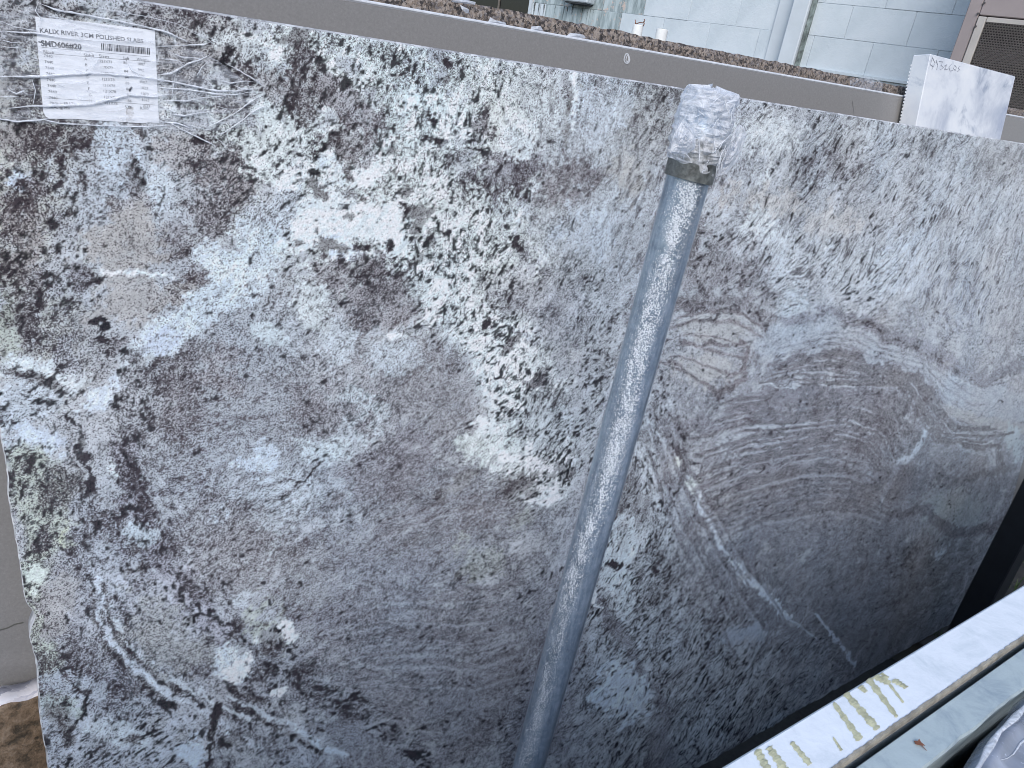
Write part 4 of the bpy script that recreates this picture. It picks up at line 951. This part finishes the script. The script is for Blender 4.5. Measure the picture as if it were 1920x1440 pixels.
CREASES = [[(-5,60,1),(60,62,2),(120,72,1.6),(190,78,1),(250,78,.6)], [(-5,144,1.5),(70,144,3),(120,141,3),(170,137,3.5),(215,140,3),(262,144,2.5),(300,150,2),(345,158,2.6),(400,170,2.8),(440,171,2.2),(480,166,.6)],
      [(-5,222,1.5),(30,228,3),(70,226,2),(95,222,1)], [(15,203,.6),(60,199,2.5),(110,198,4),(165,196,4),(210,186,4),(245,178,3.5),(290,182,2),(318,176,.8)],
      [(70,5,.5),(100,18,2.5),(150,27,2.5),(200,36,2),(270,50,1.8),(310,60,2.2),(345,76,1.6),(352,80,.3)], [(275,53,1),(300,58,2),(330,68,1.4)],
      [(130,8,.3),(200,18,.8),(280,33,.8),(330,45,.6),(400,75,.5)], [(300,140,2),(320,138,3),(350,120,2.4),(375,112,1.8),(392,103,.6)], [(292,88,.5),(330,86,1.2),(380,84,2),(392,80,.5)],
      [(300,110,.6),(320,112,2),(345,118,.6)], [(310,95,.4),(340,108,1.4),(375,110,1)], [(388,116,.6),(376,128,1.5),(368,142,.8)], [(420,118,.4),(450,134,1.6),(480,152,2.4),(500,168,.6)],
      [(300,165,1.2),(350,168,2),(400,176,2.6),(440,178,1.5),(470,172,.6)], [(300,188,1),(345,190,2.2),(375,184,1.6),(420,180,1),(465,160,.5)], [(310,212,.6),(345,217,2.6),(375,211,2),(400,210,.5)],
      [(385,240,.5),(410,228,1.5),(440,212,1.6),(470,190,1.8),(490,178,.6)], [(395,257,.5),(420,248,1.6),(450,228,2),(475,208,2),(497,198,1.6),(505,206,.5)], [(320,232,1),(350,248,2),(380,262,2),(400,272,1),(408,282,.3)],
      [(300,228,1.5),(335,232,2.6),(355,240,1)], [(400,256,.4),(414,266,1.4),(424,280,.5)], [(340,230,.4),(370,240,1.3),(395,244,.4)], [(484,222,.3),(486,240,1.4),(482,260,.4)], [(492,222,.3),(489,240,1.2),(486,258,.3)],
      [(415,152,.6),(430,156,2),(460,152,1.4),(475,154,.4)], [(437,160,.4),(450,166,2.4),(470,168,1.5)], [(328,140,.4),(324,160,1.6),(321,184,.5)], [(355,60,.4),(385,72,1.4),(400,84,.4)],
      [(0,74,.4),(20,80,1.2),(45,80,.4)], [(5,88,.4),(25,90,1),(44,89,.3)], [(14,168,.6),(30,176,2.2),(45,170,1.6)], [(0,182,.6),(18,181,1.5),(32,181,.4)], [(70,8,.4),(66,22,1.2),(76,34,1.4),(72,50,.4)],
      [(60,150,.5),(66,170,1.6),(62,196,.5)], [(168,134,.3),(180,118,1.2),(188,106,.4)], [(238,118,.4),(246,132,1.8),(262,142,1.5)], [(78,224,1),(110,231,2),(180,235,1.6),(250,238,1.4),(310,236,1)], [(86,30,.6),(140,40,1.2),(200,50,1),(268,60,.5)],
      [(405,200,.3),(425,204,1),(415,212,.5)], [(0,40,.4),(30,52,1.2),(70,58,1)], [(305,202,.5),(320,207,1.6),(333,216,.4)]]
def lerp_path(p, n_=6):
    out_ = []
    for i in range(len(p)-1):
        for k in range(n_):
            t = k/n_; t2 = t*t*(3-2*t); out_.append(tuple(p[i][j]*(1-(t if j < 2 else t2))+p[i+1][j]*(t if j < 2 else t2) for j in range(3)))
    out_.append(p[-1]); return out_
rc = random.Random(12)
for pth in CREASES:
    pp = lerp_path(pth); pts, rd = [], []
    for i, (x, y, w_) in enumerate(pp):
        q = on_slab(x, y+rc.uniform(-.5, .5)); pts.append(slab_pt(q[0], q[1], -(.0034))); rd.append(max(.00012, w_*.00042*(1+rc.uniform(-.3, .3))))
    v, f = tube_vf(pts, rd, 6, .8, NR); put('crease', v, f, M['crease'], tape, True)

# ------------------------------------------------------------------ wrapped galvanised post
post = thing('wrapped_post', 'galvanised steel rack post wrapped in crinkled clear plastic, leaning centre of the picture', 'rack post')
Pa = hit(1293, 325, (0, -.06, 0), Y3); Pb = hit(990, 1440, (0, -.06, 0), Y3)
ax_ = (Pa-Pb)/np.linalg.norm(Pa-Pb); Pbot = Pb-ax_*((Pb[2]-.012)/ax_[2]); Ptop = Pa+ax_*.085
e1 = np.cross(ax_, Y3); e1 /= np.linalg.norm(e1); e2 = np.cross(e1, ax_)     # e1 sideways, e2 roughly -Y
if e2[1] > 0: e2 = -e2
mt, n, bs, L = mat_new('galvanised_steel'); c = coord(n)
spn = noise(n, L, c, 60, 6, .7); st = noise(n, L, coord(n, (1, 1, .15)), 150, 4)
L(ramp(n, L, mix(n, L, .5, spn, st), [(.32, (.17, .23, .31)), (.5, (.33, .42, .52)), (.68, (.54, .63, .72))]), bs.inputs['Base Color'])
bs.inputs['Metallic'].default_value = .75; bs.inputs['Roughness'].default_value = .33; bump(n, L, spn, bs, .3, .003); M['galv'] = mt
RAD = .0298
LEN = float(np.linalg.norm(Ptop-Pbot))
def ring_pt(d, a, r_): return Pbot+ax_*d + (math.cos(a)*e1+math.sin(a)*e2)*r_
nr, ns = 40, 40
V = [ring_pt(LEN*i/nr, 2*math.pi*k/ns, RAD) for i in range(nr+1) for k in range(ns)]
F = [(i*ns+k, i*ns+(k+1) % ns, (i+1)*ns+(k+1) % ns, (i+1)*ns+k) for i in range(nr) for k in range(ns)]+[tuple(nr*ns+k for k in range(ns))]
put('steel_tube', V, F, M['galv'], post, True)
# crinkled wrap: fine cockled film with two lengthwise folds
wn = np.random.default_rng(21)
ni, nk = 900, 150
G1 = wn.standard_normal((ni//2+3, nk//2+3)); G2 = wn.standard_normal((ni//7+3, nk//7+3)); G3 = wn.standard_normal((ni//40+3, nk//5+3))
def up(Gr, fi, fk_):
    i = np.arange(ni+1)/fi; k = np.arange(nk)/fk_; i0 = i.astype(int); k0_ = k.astype(int); a = (i-i0)[:, None]; b = (k-k0_)[None, :]
    return Gr[i0][:, k0_]*(1-a)*(1-b)+Gr[i0+1][:, k0_]*a*(1-b)+Gr[i0][:, k0_+1]*(1-a)*b+Gr[i0+1][:, k0_+1]*a*b
hh = .00020*up(G1, 2, 2)+.00026*up(G2, 7, 7)+.00030*up(G3, 40, 5)
aa = 2*math.pi*np.arange(nk)/nk; dd = np.linspace(0, LEN-.060, ni+1)
def fold(cen_, wid, amp):
    cc_ = cen_+.05*np.sin(dd*9)+.03*np.sin(dd*23+1); return amp*np.exp(-((aa[None, :]-cc_[:, None])/wid)**2)*(1+.3*np.sin(dd*31)[:, None])
hh = hh+fold(-.28+2*math.pi, .05, .0022)+fold(6.22, .05, .0016)+fold(.06, .04, .0010)+fold(1.75, .03, .0012)+fold(1.62, .03, .0009)
rr_ = RAD+.0012+np.maximum(hh, -.0009)
V3 = Pbot+dd[:, None, None]*ax_+(np.cos(aa)[None, :, None]*e1+np.sin(aa)[None, :, None]*e2)*rr_[..., None]
V = V3.reshape(-1, 3)
I_, K_ = np.mgrid[0:ni, 0:nk]; K2 = (K_+1) % nk
Fq = np.stack([I_*nk+K_, I_*nk+K2, (I_+1)*nk+K2, (I_+1)*nk+K_], -1).reshape(-1, 4)
mt, n, bs, L = mat_new('crinkled_wrap'); c = coord(n)
h1 = noise(n, L, coord(n, (1, 1, .45)), 30, 6, .75, .6); h3 = noise(n, L, c, 430, 3, .75); h4 = noise(n, L, c, 150, 4, .7, 1)
bs.inputs['Base Color'].default_value = (.86, .91, .96, 1); bs.inputs['Roughness'].default_value = .12
fl_ = ramp(n, L, h3, [(.47, g(0)), (.54, g(1))]); zone = ramp(n, L, h1, [(.38, g(.22)), (.55, g(1))])
al = math_(n, L, 'ADD', ramp(n, L, h1, [(.48, g(.02)), (.62, g(.26))]), math_(n, L, 'MULTIPLY', fl_, zone))
ab = n.nodes.new('ShaderNodeAttribute'); ab.attribute_name = 'painted_glint'
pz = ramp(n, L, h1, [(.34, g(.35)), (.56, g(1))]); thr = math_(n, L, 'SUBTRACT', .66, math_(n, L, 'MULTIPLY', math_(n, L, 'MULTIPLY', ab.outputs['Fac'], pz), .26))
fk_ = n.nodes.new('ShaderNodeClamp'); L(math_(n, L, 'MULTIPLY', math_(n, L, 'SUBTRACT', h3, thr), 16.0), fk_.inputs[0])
L(math_(n, L, 'ADD', math_(n, L, 'MULTIPLY', fk_.outputs[0], .92), .05), bs.inputs['Alpha']); bump(n, L, math_(n, L, 'ADD', h3, h4), bs, .9, .004); M['wrap'] = mt  # white flecks in the alpha are painted glints of the film
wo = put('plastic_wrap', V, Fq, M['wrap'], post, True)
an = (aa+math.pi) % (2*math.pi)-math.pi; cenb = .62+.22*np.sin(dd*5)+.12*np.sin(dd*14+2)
glint_wt = np.exp(-((an[None, :]-cenb[:, None])/.62)**2)*(.50+.55*(dd/dd[-1])[:, None]**1.5)+.10  # highlight band painted along the camera-facing side, stronger towards the top
ba = wo.data.attributes.new('painted_glint', 'FLOAT', 'POINT'); ba.data.foreach_set('value', glint_wt.astype(np.float32).ravel())
# dark tape band below the bag
def curved_band(d0, d1, r_, name, mat, tilt=0.0, a_lo=0, a_hi=2*math.pi, n_=64):
    V, F = [], []
    for k in range(n_+1):
        a = a_lo+(a_hi-a_lo)*k/n_
        for d in (d0, d1): V.append(ring_pt(d+tilt*math.cos(a), a, r_+.0004*math.sin(a*9)))
    F = [(2*k, 2*k+2, 2*k+3, 2*k+1) for k in range(n_)]
    return put(name, V, F, mat, post, True)
dA = float((Pa-Pbot) @ ax_)
curved_band(dA-.008, dA+.045, RAD+.0042, 'tape_band', M['tape_dark'], .002)
# crumpled bag over the post head
bagm, n, bs, L = mat_new('crumpled_bag'); c = coord(n); bs.inputs['Specular IOR Level'].default_value = .35
b1_ = noise(n, L, c, 34, 7, .7, 2.2); b2n = noise(n, L, c, 90, 5, .7, 1.5)
bs.inputs['Base Color'].default_value = (.94, .95, .98, 1); bs.inputs['Roughness'].default_value = .22
trl = n.nodes.new('ShaderNodeBsdfTranslucent'); trl.inputs[0].default_value = (.94, .96, 1, 1)
alp = n.nodes.new('ShaderNodeBsdfTransparent'); mxa = n.nodes.new('ShaderNodeMixShader'); mxb = n.nodes.new('ShaderNodeMixShader'); mxb.inputs[0].default_value = .38
L(bs.outputs[0], mxb.inputs[1]); L(trl.outputs[0], mxb.inputs[2]); L(alp.outputs[0], mxa.inputs[1]); L(mxb.outputs[0], mxa.inputs[2]); L(mxa.outputs[0], n.nodes['Material Output'].inputs[0])
L(ramp(n, L, b1_, [(.34, g(.25)), (.46, g(.62)), (.58, g(.95))]), mxa.inputs[0]); bump(n, L, math_(n, L, 'ADD', b1_, math_(n, L, 'MULTIPLY', b2n, .5)), bs, .45, .008)
def crumple(seed, n1=11, n2=29):
    r_ = np.random.default_rng(seed); a = r_.standard_normal((n1, n1)); b = r_.standard_normal((n2, n2))
    def smp(Gr, u, v):
        m_ = Gr.shape[0]-1; x, y = (u % 1)*m_, min(max(v, 0), .9999)*m_; i, j = int(x), int(y); p, q = x-i, y-j; i2 = (i+1) % m_ if i+1 >= m_ else i+1
        return (Gr[j, i]*(1-p)+Gr[j, i2]*p)*(1-q)+(Gr[j+1, i]*(1-p)+Gr[j+1, i2]*p)*q
    return lambda u, v: -abs(smp(a, u, v))*.7+abs(smp(b, u, v))*.45
cr = crumple(3); d_bot, d_top = dA+.004, dA+.108
def bag(u, v):
    a = 2*math.pi*u; d = d_bot+(d_top-d_bot)*min(1, v/.88); cap = max(0, (v-.88)/.12)
    puff = .003+.006*math.sin(math.pi*min(1, v*1.05))**.7
    wob = cr(u, v)*.0045*(1 if v > .12 else v/.12)
    r_ = (RAD+puff+wob)*(1-cap*.85)
    return ring_pt(d+.004*cap+.006*cr(u, .95)*(v > .8)+.006*math.sin(a+2)*(v < .1), a, r_)
sheet('plastic_bag', bag, 120, 60, bagm, post, False)
# loose flaps: left ear and right ear of the bag
def flap(pxs, base_y, seed, name='bag_flap'):
    cf = crumple(seed, 7, 15); m_ = len(pxs)
    cx = sum(p[0] for p in pxs)/m_; cy = sum(p[1] for p in pxs)/m_
    rings = 9; V = [hit(cx, cy, (0, base_y, 0), Y3)]; F = []
    for j in range(1, rings+1):
        for i in range(m_*3):
            k = i/3; i0 = int(k) % m_; i1 = (i0+1) % m_; fr = k-int(k)
            x = pxs[i0][0]*(1-fr)+pxs[i1][0]*fr; y = pxs[i0][1]*(1-fr)+pxs[i1][1]*fr
            t = j/rings; X_ = cx+(x-cx)*t; Y_ = cy+(y-cy)*t
            V.append(hit(X_, Y_, (0, base_y+.005*cf(i/(m_*3), t*.95)-.008*(1-t*t), 0), Y3))
    q = m_*3
    F += [(0, 1+i, 1+(i+1) % q) for i in range(q)]
    for j in range(rings-1):
        for i in range(q): F.append((1+j*q+i, 1+(j+1)*q+i, 1+(j+1)*q+(i+1) % q, 1+j*q+(i+1) % q))
    put(name, V, F, bagm, post, False)
flap([(1283,215),(1290,235),(1300,248),(1305,262),(1303,278),(1290,288),(1272,290),(1256,286),(1260,262),(1268,240)], -.097, 5)
flap([(1385,232),(1396,240),(1400,252),(1392,280),(1380,305),(1362,326),(1346,330),(1350,312),(1362,280),(1374,250)], -.062, 6)
flap([(1300,176),(1320,172),(1335,178),(1350,182),(1378,180),(1382,196),(1372,210),(1340,205),(1310,200)], -.058, 7)
cl_rng = random.Random(9)
for k in range(30):
    a0_ = cl_rng.uniform(.3, 2.8); d0_ = cl_rng.uniform(dA-.002, dA+.09); pts = []
    da, dl = cl_rng.uniform(-.5, .5), cl_rng.uniform(.01, .035)*(1 if cl_rng.random() < .7 else .4)
    for j in range(9): pts.append(ring_pt(d0_+dl*j/8, a0_+da*j/8, RAD+.0095+.0012*math.sin(j*1.1)))
    v, f = tube_vf(pts, [.0006*math.sin(math.pi*(j+.4)/9.2)+.0001 for j in range(9)], 5); put('crease', v, f, M['crease'], post, True)

# ------------------------------------------------------------------ painted block wall
PHI = R(-75); WX = np.array([math.cos(PHI), math.sin(PHI), 0]); WN = np.array([-math.sin(PHI), math.cos(PHI), 0])
WD = 5.6
def wall_uv(px, py, D=WD):
    p = hit(px, py, CAM+WN*D, WN); return float((p-CAM) @ WX), float(p[2])
def wp(u, z, d=0.0, D=WD):      # d: towards the viewer
    p = CAM+WN*(D-d)+WX*u; return np.array([p[0], p[1], z])
mt, n, bs, L = mat_new('painted_block'); c = coord(n)
h = noise(n, L, c, 3, 6, .65); h2 = noise(n, L, c, 120, 4, .7); h3 = noise(n, L, c, 38, 4, .6)
base = ramp(n, L, h, [(.3, (.47, .53, .57)), (.55, (.54, .60, .64)), (.75, (.60, .65, .69))])
pits = ramp(n, L, h2, [(.26, g(.55)), (.34, g(1))])
L(mix(n, L, .7, base, pits, 'MULTIPLY'), bs.inputs['Base Color']); bs.inputs['Roughness'].default_value = .55
bump(n, L, math_(n, L, 'ADD', h2, h3), bs, .35, .006); M['block'] = mt
M['mortar'] = simple('painted_mortar', (.50, .55, .59), .7, 0, .08, 50, .3)
mt, n, bs, L = mat_new('stained_block'); c = coord(n)
hs = noise(n, L, coord(n, (9, 9, 1.2)), 2.2, 8, .72); hp = noise(n, L, c, 14, 6, .7)
b_ = ramp(n, L, hs, [(.30, (.03, .035, .035)), (.42, (.22, .27, .28)), (.55, (.38, .45, .47)), (.7, (.50, .56, .58))])
pe = ramp(n, L, hp, [(.60, g(0)), (.62, g(1))]); L(mix(n, L, pe, b_, (.52, .42, .37)), bs.inputs['Base Color']); bs.inputs['Roughness'].default_value = .7
bump(n, L, hp, bs, .3, .006); M['stained'] = mt
wall = thing('block_wall', 'pale blue-grey painted concrete block wall behind all the slabs', 'wall')
v, f = box_vf(wp(-9.5, .0, -.25), WX*12.5, Z3*4.2, -WN*.2455); fix_normals(put('mortar_core', v, f, M['mortar'], wall))
CH, BW = .2035, .405; ju = -2.047
blk_cache = {}
def block(u, z, w_, h_, mat):
    key = (round(w_, 3), round(h_, 3), mat.name)
    if key not in blk_cache:
        v, f = box_vf(np.zeros(3), WX*w_, Z3*h_, WN*.06, .0016); o_ = fix_normals(put('block', v, f, mat)); me_ = o_.data; bpy.data.objects.remove(o_); blk_cache[key] = me_
    o_ = bpy.data.objects.new('block', blk_cache[key]); sc.collection.objects.link(o_); o_.location = Vector(wp(u, z, .0)); o_.parent = wall; return o_
rw = random.Random(3)
for r_ in range(-3, 5):
    z = 2.303+CH*(r_-1)+.0
    z = 2.303 - CH + CH*(r_)  # courses: r_=0 -> 2.10..2.303
    shift = 0.0 if r_ % 2 else .2025
    for k in range(-14, 7):
        u = ju+shift+BW*k
        st_ = (-4.95 < u < -4.0) and r_ in (0, 1, 2)
        o_ = block(u+.0010, z+.0012, BW-.0020, CH-.0024, M['stained'] if st_ else M['block'])
        o_.location += Vector(WN*rw.uniform(-.0022, .0022))
# ledge at the foot of the top courses
fix_normals(put('ledge', *box_vf(wp(-5.2, 2.085, .0), WX*7.0, Z3*.016, -WN*.018), M['block'], wall))
# dark window opening with jamb and mullion at the left
wdw = thing('window', 'dark unlit window opening in the block wall at the top of the picture', 'window')
fix_normals(put('dark_glass', *box_vf(wp(-6.4, 2.19, .0), WX*1.545, Z3*.9, -WN*.006), simple('dark_glass', (.008, .008, .01), .1), wdw))
fix_normals(put('mullion', *box_vf(wp(-5.235, 2.19, .006), WX*.014, Z3*.9, -WN*.012), simple('weathered_mullion', (.16, .14, .12), .7), wdw))
fix_normals(put('jamb', *box_vf(wp(-4.86, 2.17, .0), WX*.03, Z3*.92, -WN*.02), M['mortar'], wdw))
pc = put('peeled_patch', *box_vf(wp(-4.62, 2.345, .0), WX*.24, Z3*.14, -WN*.0035), simple('bare_plaster', (.50, .38, .32), .8, 0, .12, 30), wall); fix_normals(pc)
fx = thing('utility_box', 'pale grey metal box on the wall at the top edge above dark rust streaks', 'utility box')
box('body', wp(-4.42, 2.335, .004), WX*.262, Z3*.42, -WN*.11, simple('box_paint', (.42, .47, .50), .5), fx, bev=.008)
box('underside', wp(-4.40, 2.325, .006), WX*.225, Z3*.009, -WN*.095, simple('rusty_base', (.04, .045, .05), .8), fx)
# runs of dirt beneath it
rs = random.Random(14); L_ = []
for k in range(20):
    u = rs.uniform(-4.88, -4.14); z0_ = rs.choice([2.30, 2.31, 2.325, 2.30]); ln = rs.uniform(.05, .2); w0 = rs.uniform(.002, .007); vv = []
    for j in range(8):
        t = j/7; ww = w0*(1-t*.8)*rs.uniform(.6, 1.4); uu = u+rs.uniform(-.002, .002)
        vv += [wp(uu-ww, z0_-ln*t, .0035), wp(uu+ww, z0_-ln*t, .0035)]
    L_.append((vv, [(2*j, 2*j+1, 2*j+3, 2*j+2) for j in range(7)]))
v, f = merge(L_); tg_ = put('dirt_runs', v, f, plastic('dirt_stain', .35, .9, 30, (.05, .055, .05), .8), wall)
# downspout
ds = thing('downspout', 'square painted downspout running down the block wall left of the metal unit', 'downspout')
uL, uR = wall_uv(1480, 55)[0], wall_uv(1504, 55)[0]
mdn = simple('spout_paint', (.55, .60, .64), .45, 0, .05, 6)
box('pipe', wp(-2.435, .05, .004), WX*.118, Z3*3.55, -WN*.075, mdn, ds, bev=.006)
box('side_shading', wp(-2.312, .05, .002), WX*.018, Z3*3.55, -WN*.045, simple('shaded_strip', (.20, .24, .23), .8, 0, .4, 25), ds)  # shading of the pipe's right side, painted as a darker strip
box('backing_board', wp(-2.56, .05, .003), WX*.12, Z3*3.55, -WN*.012, mdn, ds, bev=.003)
# ------------------------------------------------------------------ air conditioning unit
AD = 5.0
ac = thing('air_conditioner', 'brown metal air conditioning unit with perforated grille in the top right corner', 'air conditioner')
u_l = wall_uv(1800, 55, AD)[0]
mauve = simple('mauve_metal', (.30, .255, .25), .5, .1, .07, 5); tan_ = simple('tan_metal', (.44, .41, .38), .5, .1, .05, 8)
box('left_panel', wp(u_l, .0, .0, AD), WX*.065, Z3*3.1, WN*.45, mauve, ac, bev=.004)
box('top_panel', wp(u_l+.067, 2.452, .002, AD), WX*1.2, Z3*.65, WN*.45, mauve, ac, bev=.004)
pu = u_l+.069
box('grille_frame', wp(pu, .0, .006, AD), WX*.042, Z3*2.446, WN*.03, tan_, ac, bev=.003)
box('grille_frame', wp(pu+.044, 2.421, .006, AD), WX*1.1, Z3*.025, WN*.03, tan_, ac, bev=.002)
# perforated sheet: hexagonal pitch, real round holes
hole = .0052; pit = .0135; V, F = [], []
gx0, gz1 = pu+.044, 2.419; ncx, ncz = 62, 36
hexes = 6
for j in range(ncz):
    for i in range(ncx):
        cu_ = gx0+pit*(i+.5+(.5 if j % 2 else 0)); cz = gz1-pit*.866*(j+.5)
        b_i = len(V)
        for k in range(6):
            a = math.pi/6+k*math.pi/3; V.append(wp(cu_+hole*math.cos(a), cz+hole*math.sin(a), .002, AD))
        for k in range(6):
            a = math.pi/6+k*math.pi/3; rr2 = pit/math.sqrt(3); V.append(wp(cu_+rr2*math.cos(a), cz+rr2*math.sin(a), .002, AD))
        for k in range(6): F.append((b_i+k, b_i+(k+1) % 6, b_i+6+(k+1) % 6, b_i+6+k))
pg = put('perforated_grille', V, F, simple('grille_metal', (.12, .105, .10), .5, .3), ac); md = pg.modifiers.new('t', 'SOLIDIFY'); md.thickness = .002
L_ = [box_vf(wp(gx0-.01, 1.7+k*.0125, -.03, AD), WX*.95, Z3*.003, WN*.02) for k in range(60)]
v, f = merge(L_); o_ = put('cooling_fins', v, f, simple('coil_fins', (.20, .17, .15), .5, .6), ac); o_['kind'] = 'stuff'
box('coil_back', wp(gx0-.01, .0, -.055, AD), WX*1.0, Z3*2.43, WN*.1, simple('coil_dark', (.02, .016, .015), .8), ac)
scr = simple('screw_steel', (.10, .09, .09), .4, .6)
for x, y in ((1846, 6), (1834, 26), (1830, 50)):
    u, z = wall_uv(x, y, AD); c_ = wp(u, z, .009 if y == 50 else .005, AD)
    v, f = tube_vf([c_, c_-WN*.005], .006, 10); put('screw', v, f, scr, ac)
# lower grey cabinet edge is hidden; two capped rack pipes before the wall
pv = simple('white_pvc', (.80, .81, .80), .35, 0, .05, 40)
for i, (x, y0p, y1p, wpx, lbl) in enumerate(((1197, 47, 66, 20, 'short white plastic pipe end with copper wires, left of the pair above the brown slab'),
                                             (1242, 55, 76, 22, 'short white capped plastic pipe end, right of the pair above the brown slab'))):
    D_ = 3.1; t = thing('pipe_end', lbl, 'pipe', 'white pipe ends standing behind the brown slab')
    top = hit(x, y0p, CAM+WN*D_, WN); bot = top*np.array([1, 1, 0]); sc_ = float((top-CAM) @ CF)/FPX; r_ = wpx*.5*sc_
    v, f = tube_vf([bot, top-Z3*.002, top], [r_, r_, r_*.96], 24); put('tube', v, f, pv, t, False)
    v, f = tube_vf([top+Z3*.0002, top+Z3*.0012], [r_*.8, r_*.8], 24); put('cap', v, f, simple('cap_grime', (.55, .52, .46), .7, 0, .25, 90), t)
    if i == 0:
        cop = simple('copper_wire', (.36, .16, .09), .4, .6)
        for q in ([(1190,49),(1192,42),(1191,37)], [(1192,45),(1200,42),(1206,43),(1209,39),(1208,36)], [(1206,49),(1208,44),(1207,40)]):
            pts = [hit(a, b, CAM+WN*D_, WN) for a, b in q]; v, f = tube_vf(pts, .0022, 6); put('wire', v, f, cop, t, True)

# ------------------------------------------------------------------ unseen hall added behind the viewer to cut low sky and darken reflections
wh = thing('sky_blocker', 'long tan hall with a dark roof edge, added unseen behind the viewer to block low sky', 'added building')
box('wall', (-16, -15, -.1), (60, 0, 0), (0, 5, 0), (0, 0, 5.4), simple('blocker_tan', (.16, .135, .115), .8, 0, .2, .6), wh)  # wall of the added sky blocker
box('roof', (-16.4, -15.4, 5.31), (60.8, 0, 0), (0, 5.9, 0), (0, 0, .45), simple('blocker_dark_top', (.05, .05, .055), .6), wh)  # roof of the added sky blocker
dm_ = simple('blocker_dark_door', (.05, .055, .06), .5)
for x in (-9, 0, 9, 18, 27): box('door', (x, -10.0, .0), (3.6, 0, 0), (0, .06, 0), (0, 0, 3.6), dm_, wh)  # doors of the added sky blocker
# ------------------------------------------------------------------ black rack post, ground, weeds
blackm = simple('black_paint', (.012, .014, .018), .45, .2, .2, 20)
bp = hit(1843, 1090, (0, -.12, 0), Y3)
rp = thing('rack_post', 'black square steel rack post beside the right end of the granite slab', 'rack post')
box('tube', (2.583, -.17, .012), (.09, 0, 0), (0, .08, 0), (0, 0, .93), blackm, rp, bev=.004)
box('foot_plate', (2.55, -.21, .002), (.16, 0, 0), (0, .16, 0), (0, 0, .009), blackm, rp, bev=.001)
rail = thing('rack_rail', 'dark timber bearer under the leaning slabs', 'rack rail')
for x in (.25, 1.35, 2.7):
    box('bearer', (x, -.62, .005), (.1, 0, 0), (0, 1.2, 0), (0, 0, .135), simple('dark_timber', (.05, .045, .04), .8, 0, .3, 12), rail, bev=.003)
mt, n, bs, L = mat_new('yard_concrete'); c = coord(n)
h = noise(n, L, c, 3, 8, .7); h2 = noise(n, L, c, 60, 5, .7)
L(mix(n, L, .5, ramp(n, L, h, [(.3, (.018, .018, .018)), (.7, (.05, .048, .046))]), ramp(n, L, h2, [(.3, (.012, .012, .012)), (.7, (.06, .058, .055))])), bs.inputs['Base Color'])
bs.inputs['Roughness'].default_value = .9; bump(n, L, h2, bs, .5, .01)
gr_ = put('ground', [(-80, -80, 0), (80, -80, 0), (80, 80, 0), (-80, 80, 0)], [(0, 1, 2, 3)], mt); gr_['kind'] = 'structure'
wm = simple('weed_green', (.06, .10, .03), .6, 0, .3, 20); rg_ = random.Random(6); V, F = [], []
for k in range(260):
    x = rg_.uniform(2.75, 4.2); y = rg_.uniform(-.5, .35); hgt = rg_.uniform(.04, .22); a = rg_.uniform(0, 6.28); w0 = rg_.uniform(.002, .006); ln = rg_.uniform(.2, .8)
    b_ = len(V); dx, dy = math.cos(a), math.sin(a)
    for j in range(4):
        t = j/3; p = (x+dx*ln*hgt*t*t, y+dy*ln*hgt*t*t, hgt*t); ww = w0*(1-t*.95)
        V += [(p[0]-dy*ww, p[1]+dx*ww, p[2]), (p[0]+dy*ww, p[1]-dx*ww, p[2])]
    F += [(b_+2*j, b_+2*j+1, b_+2*j+3, b_+2*j+2) for j in range(3)]
we = put('weeds', V, F, wm); we['kind'] = 'stuff'
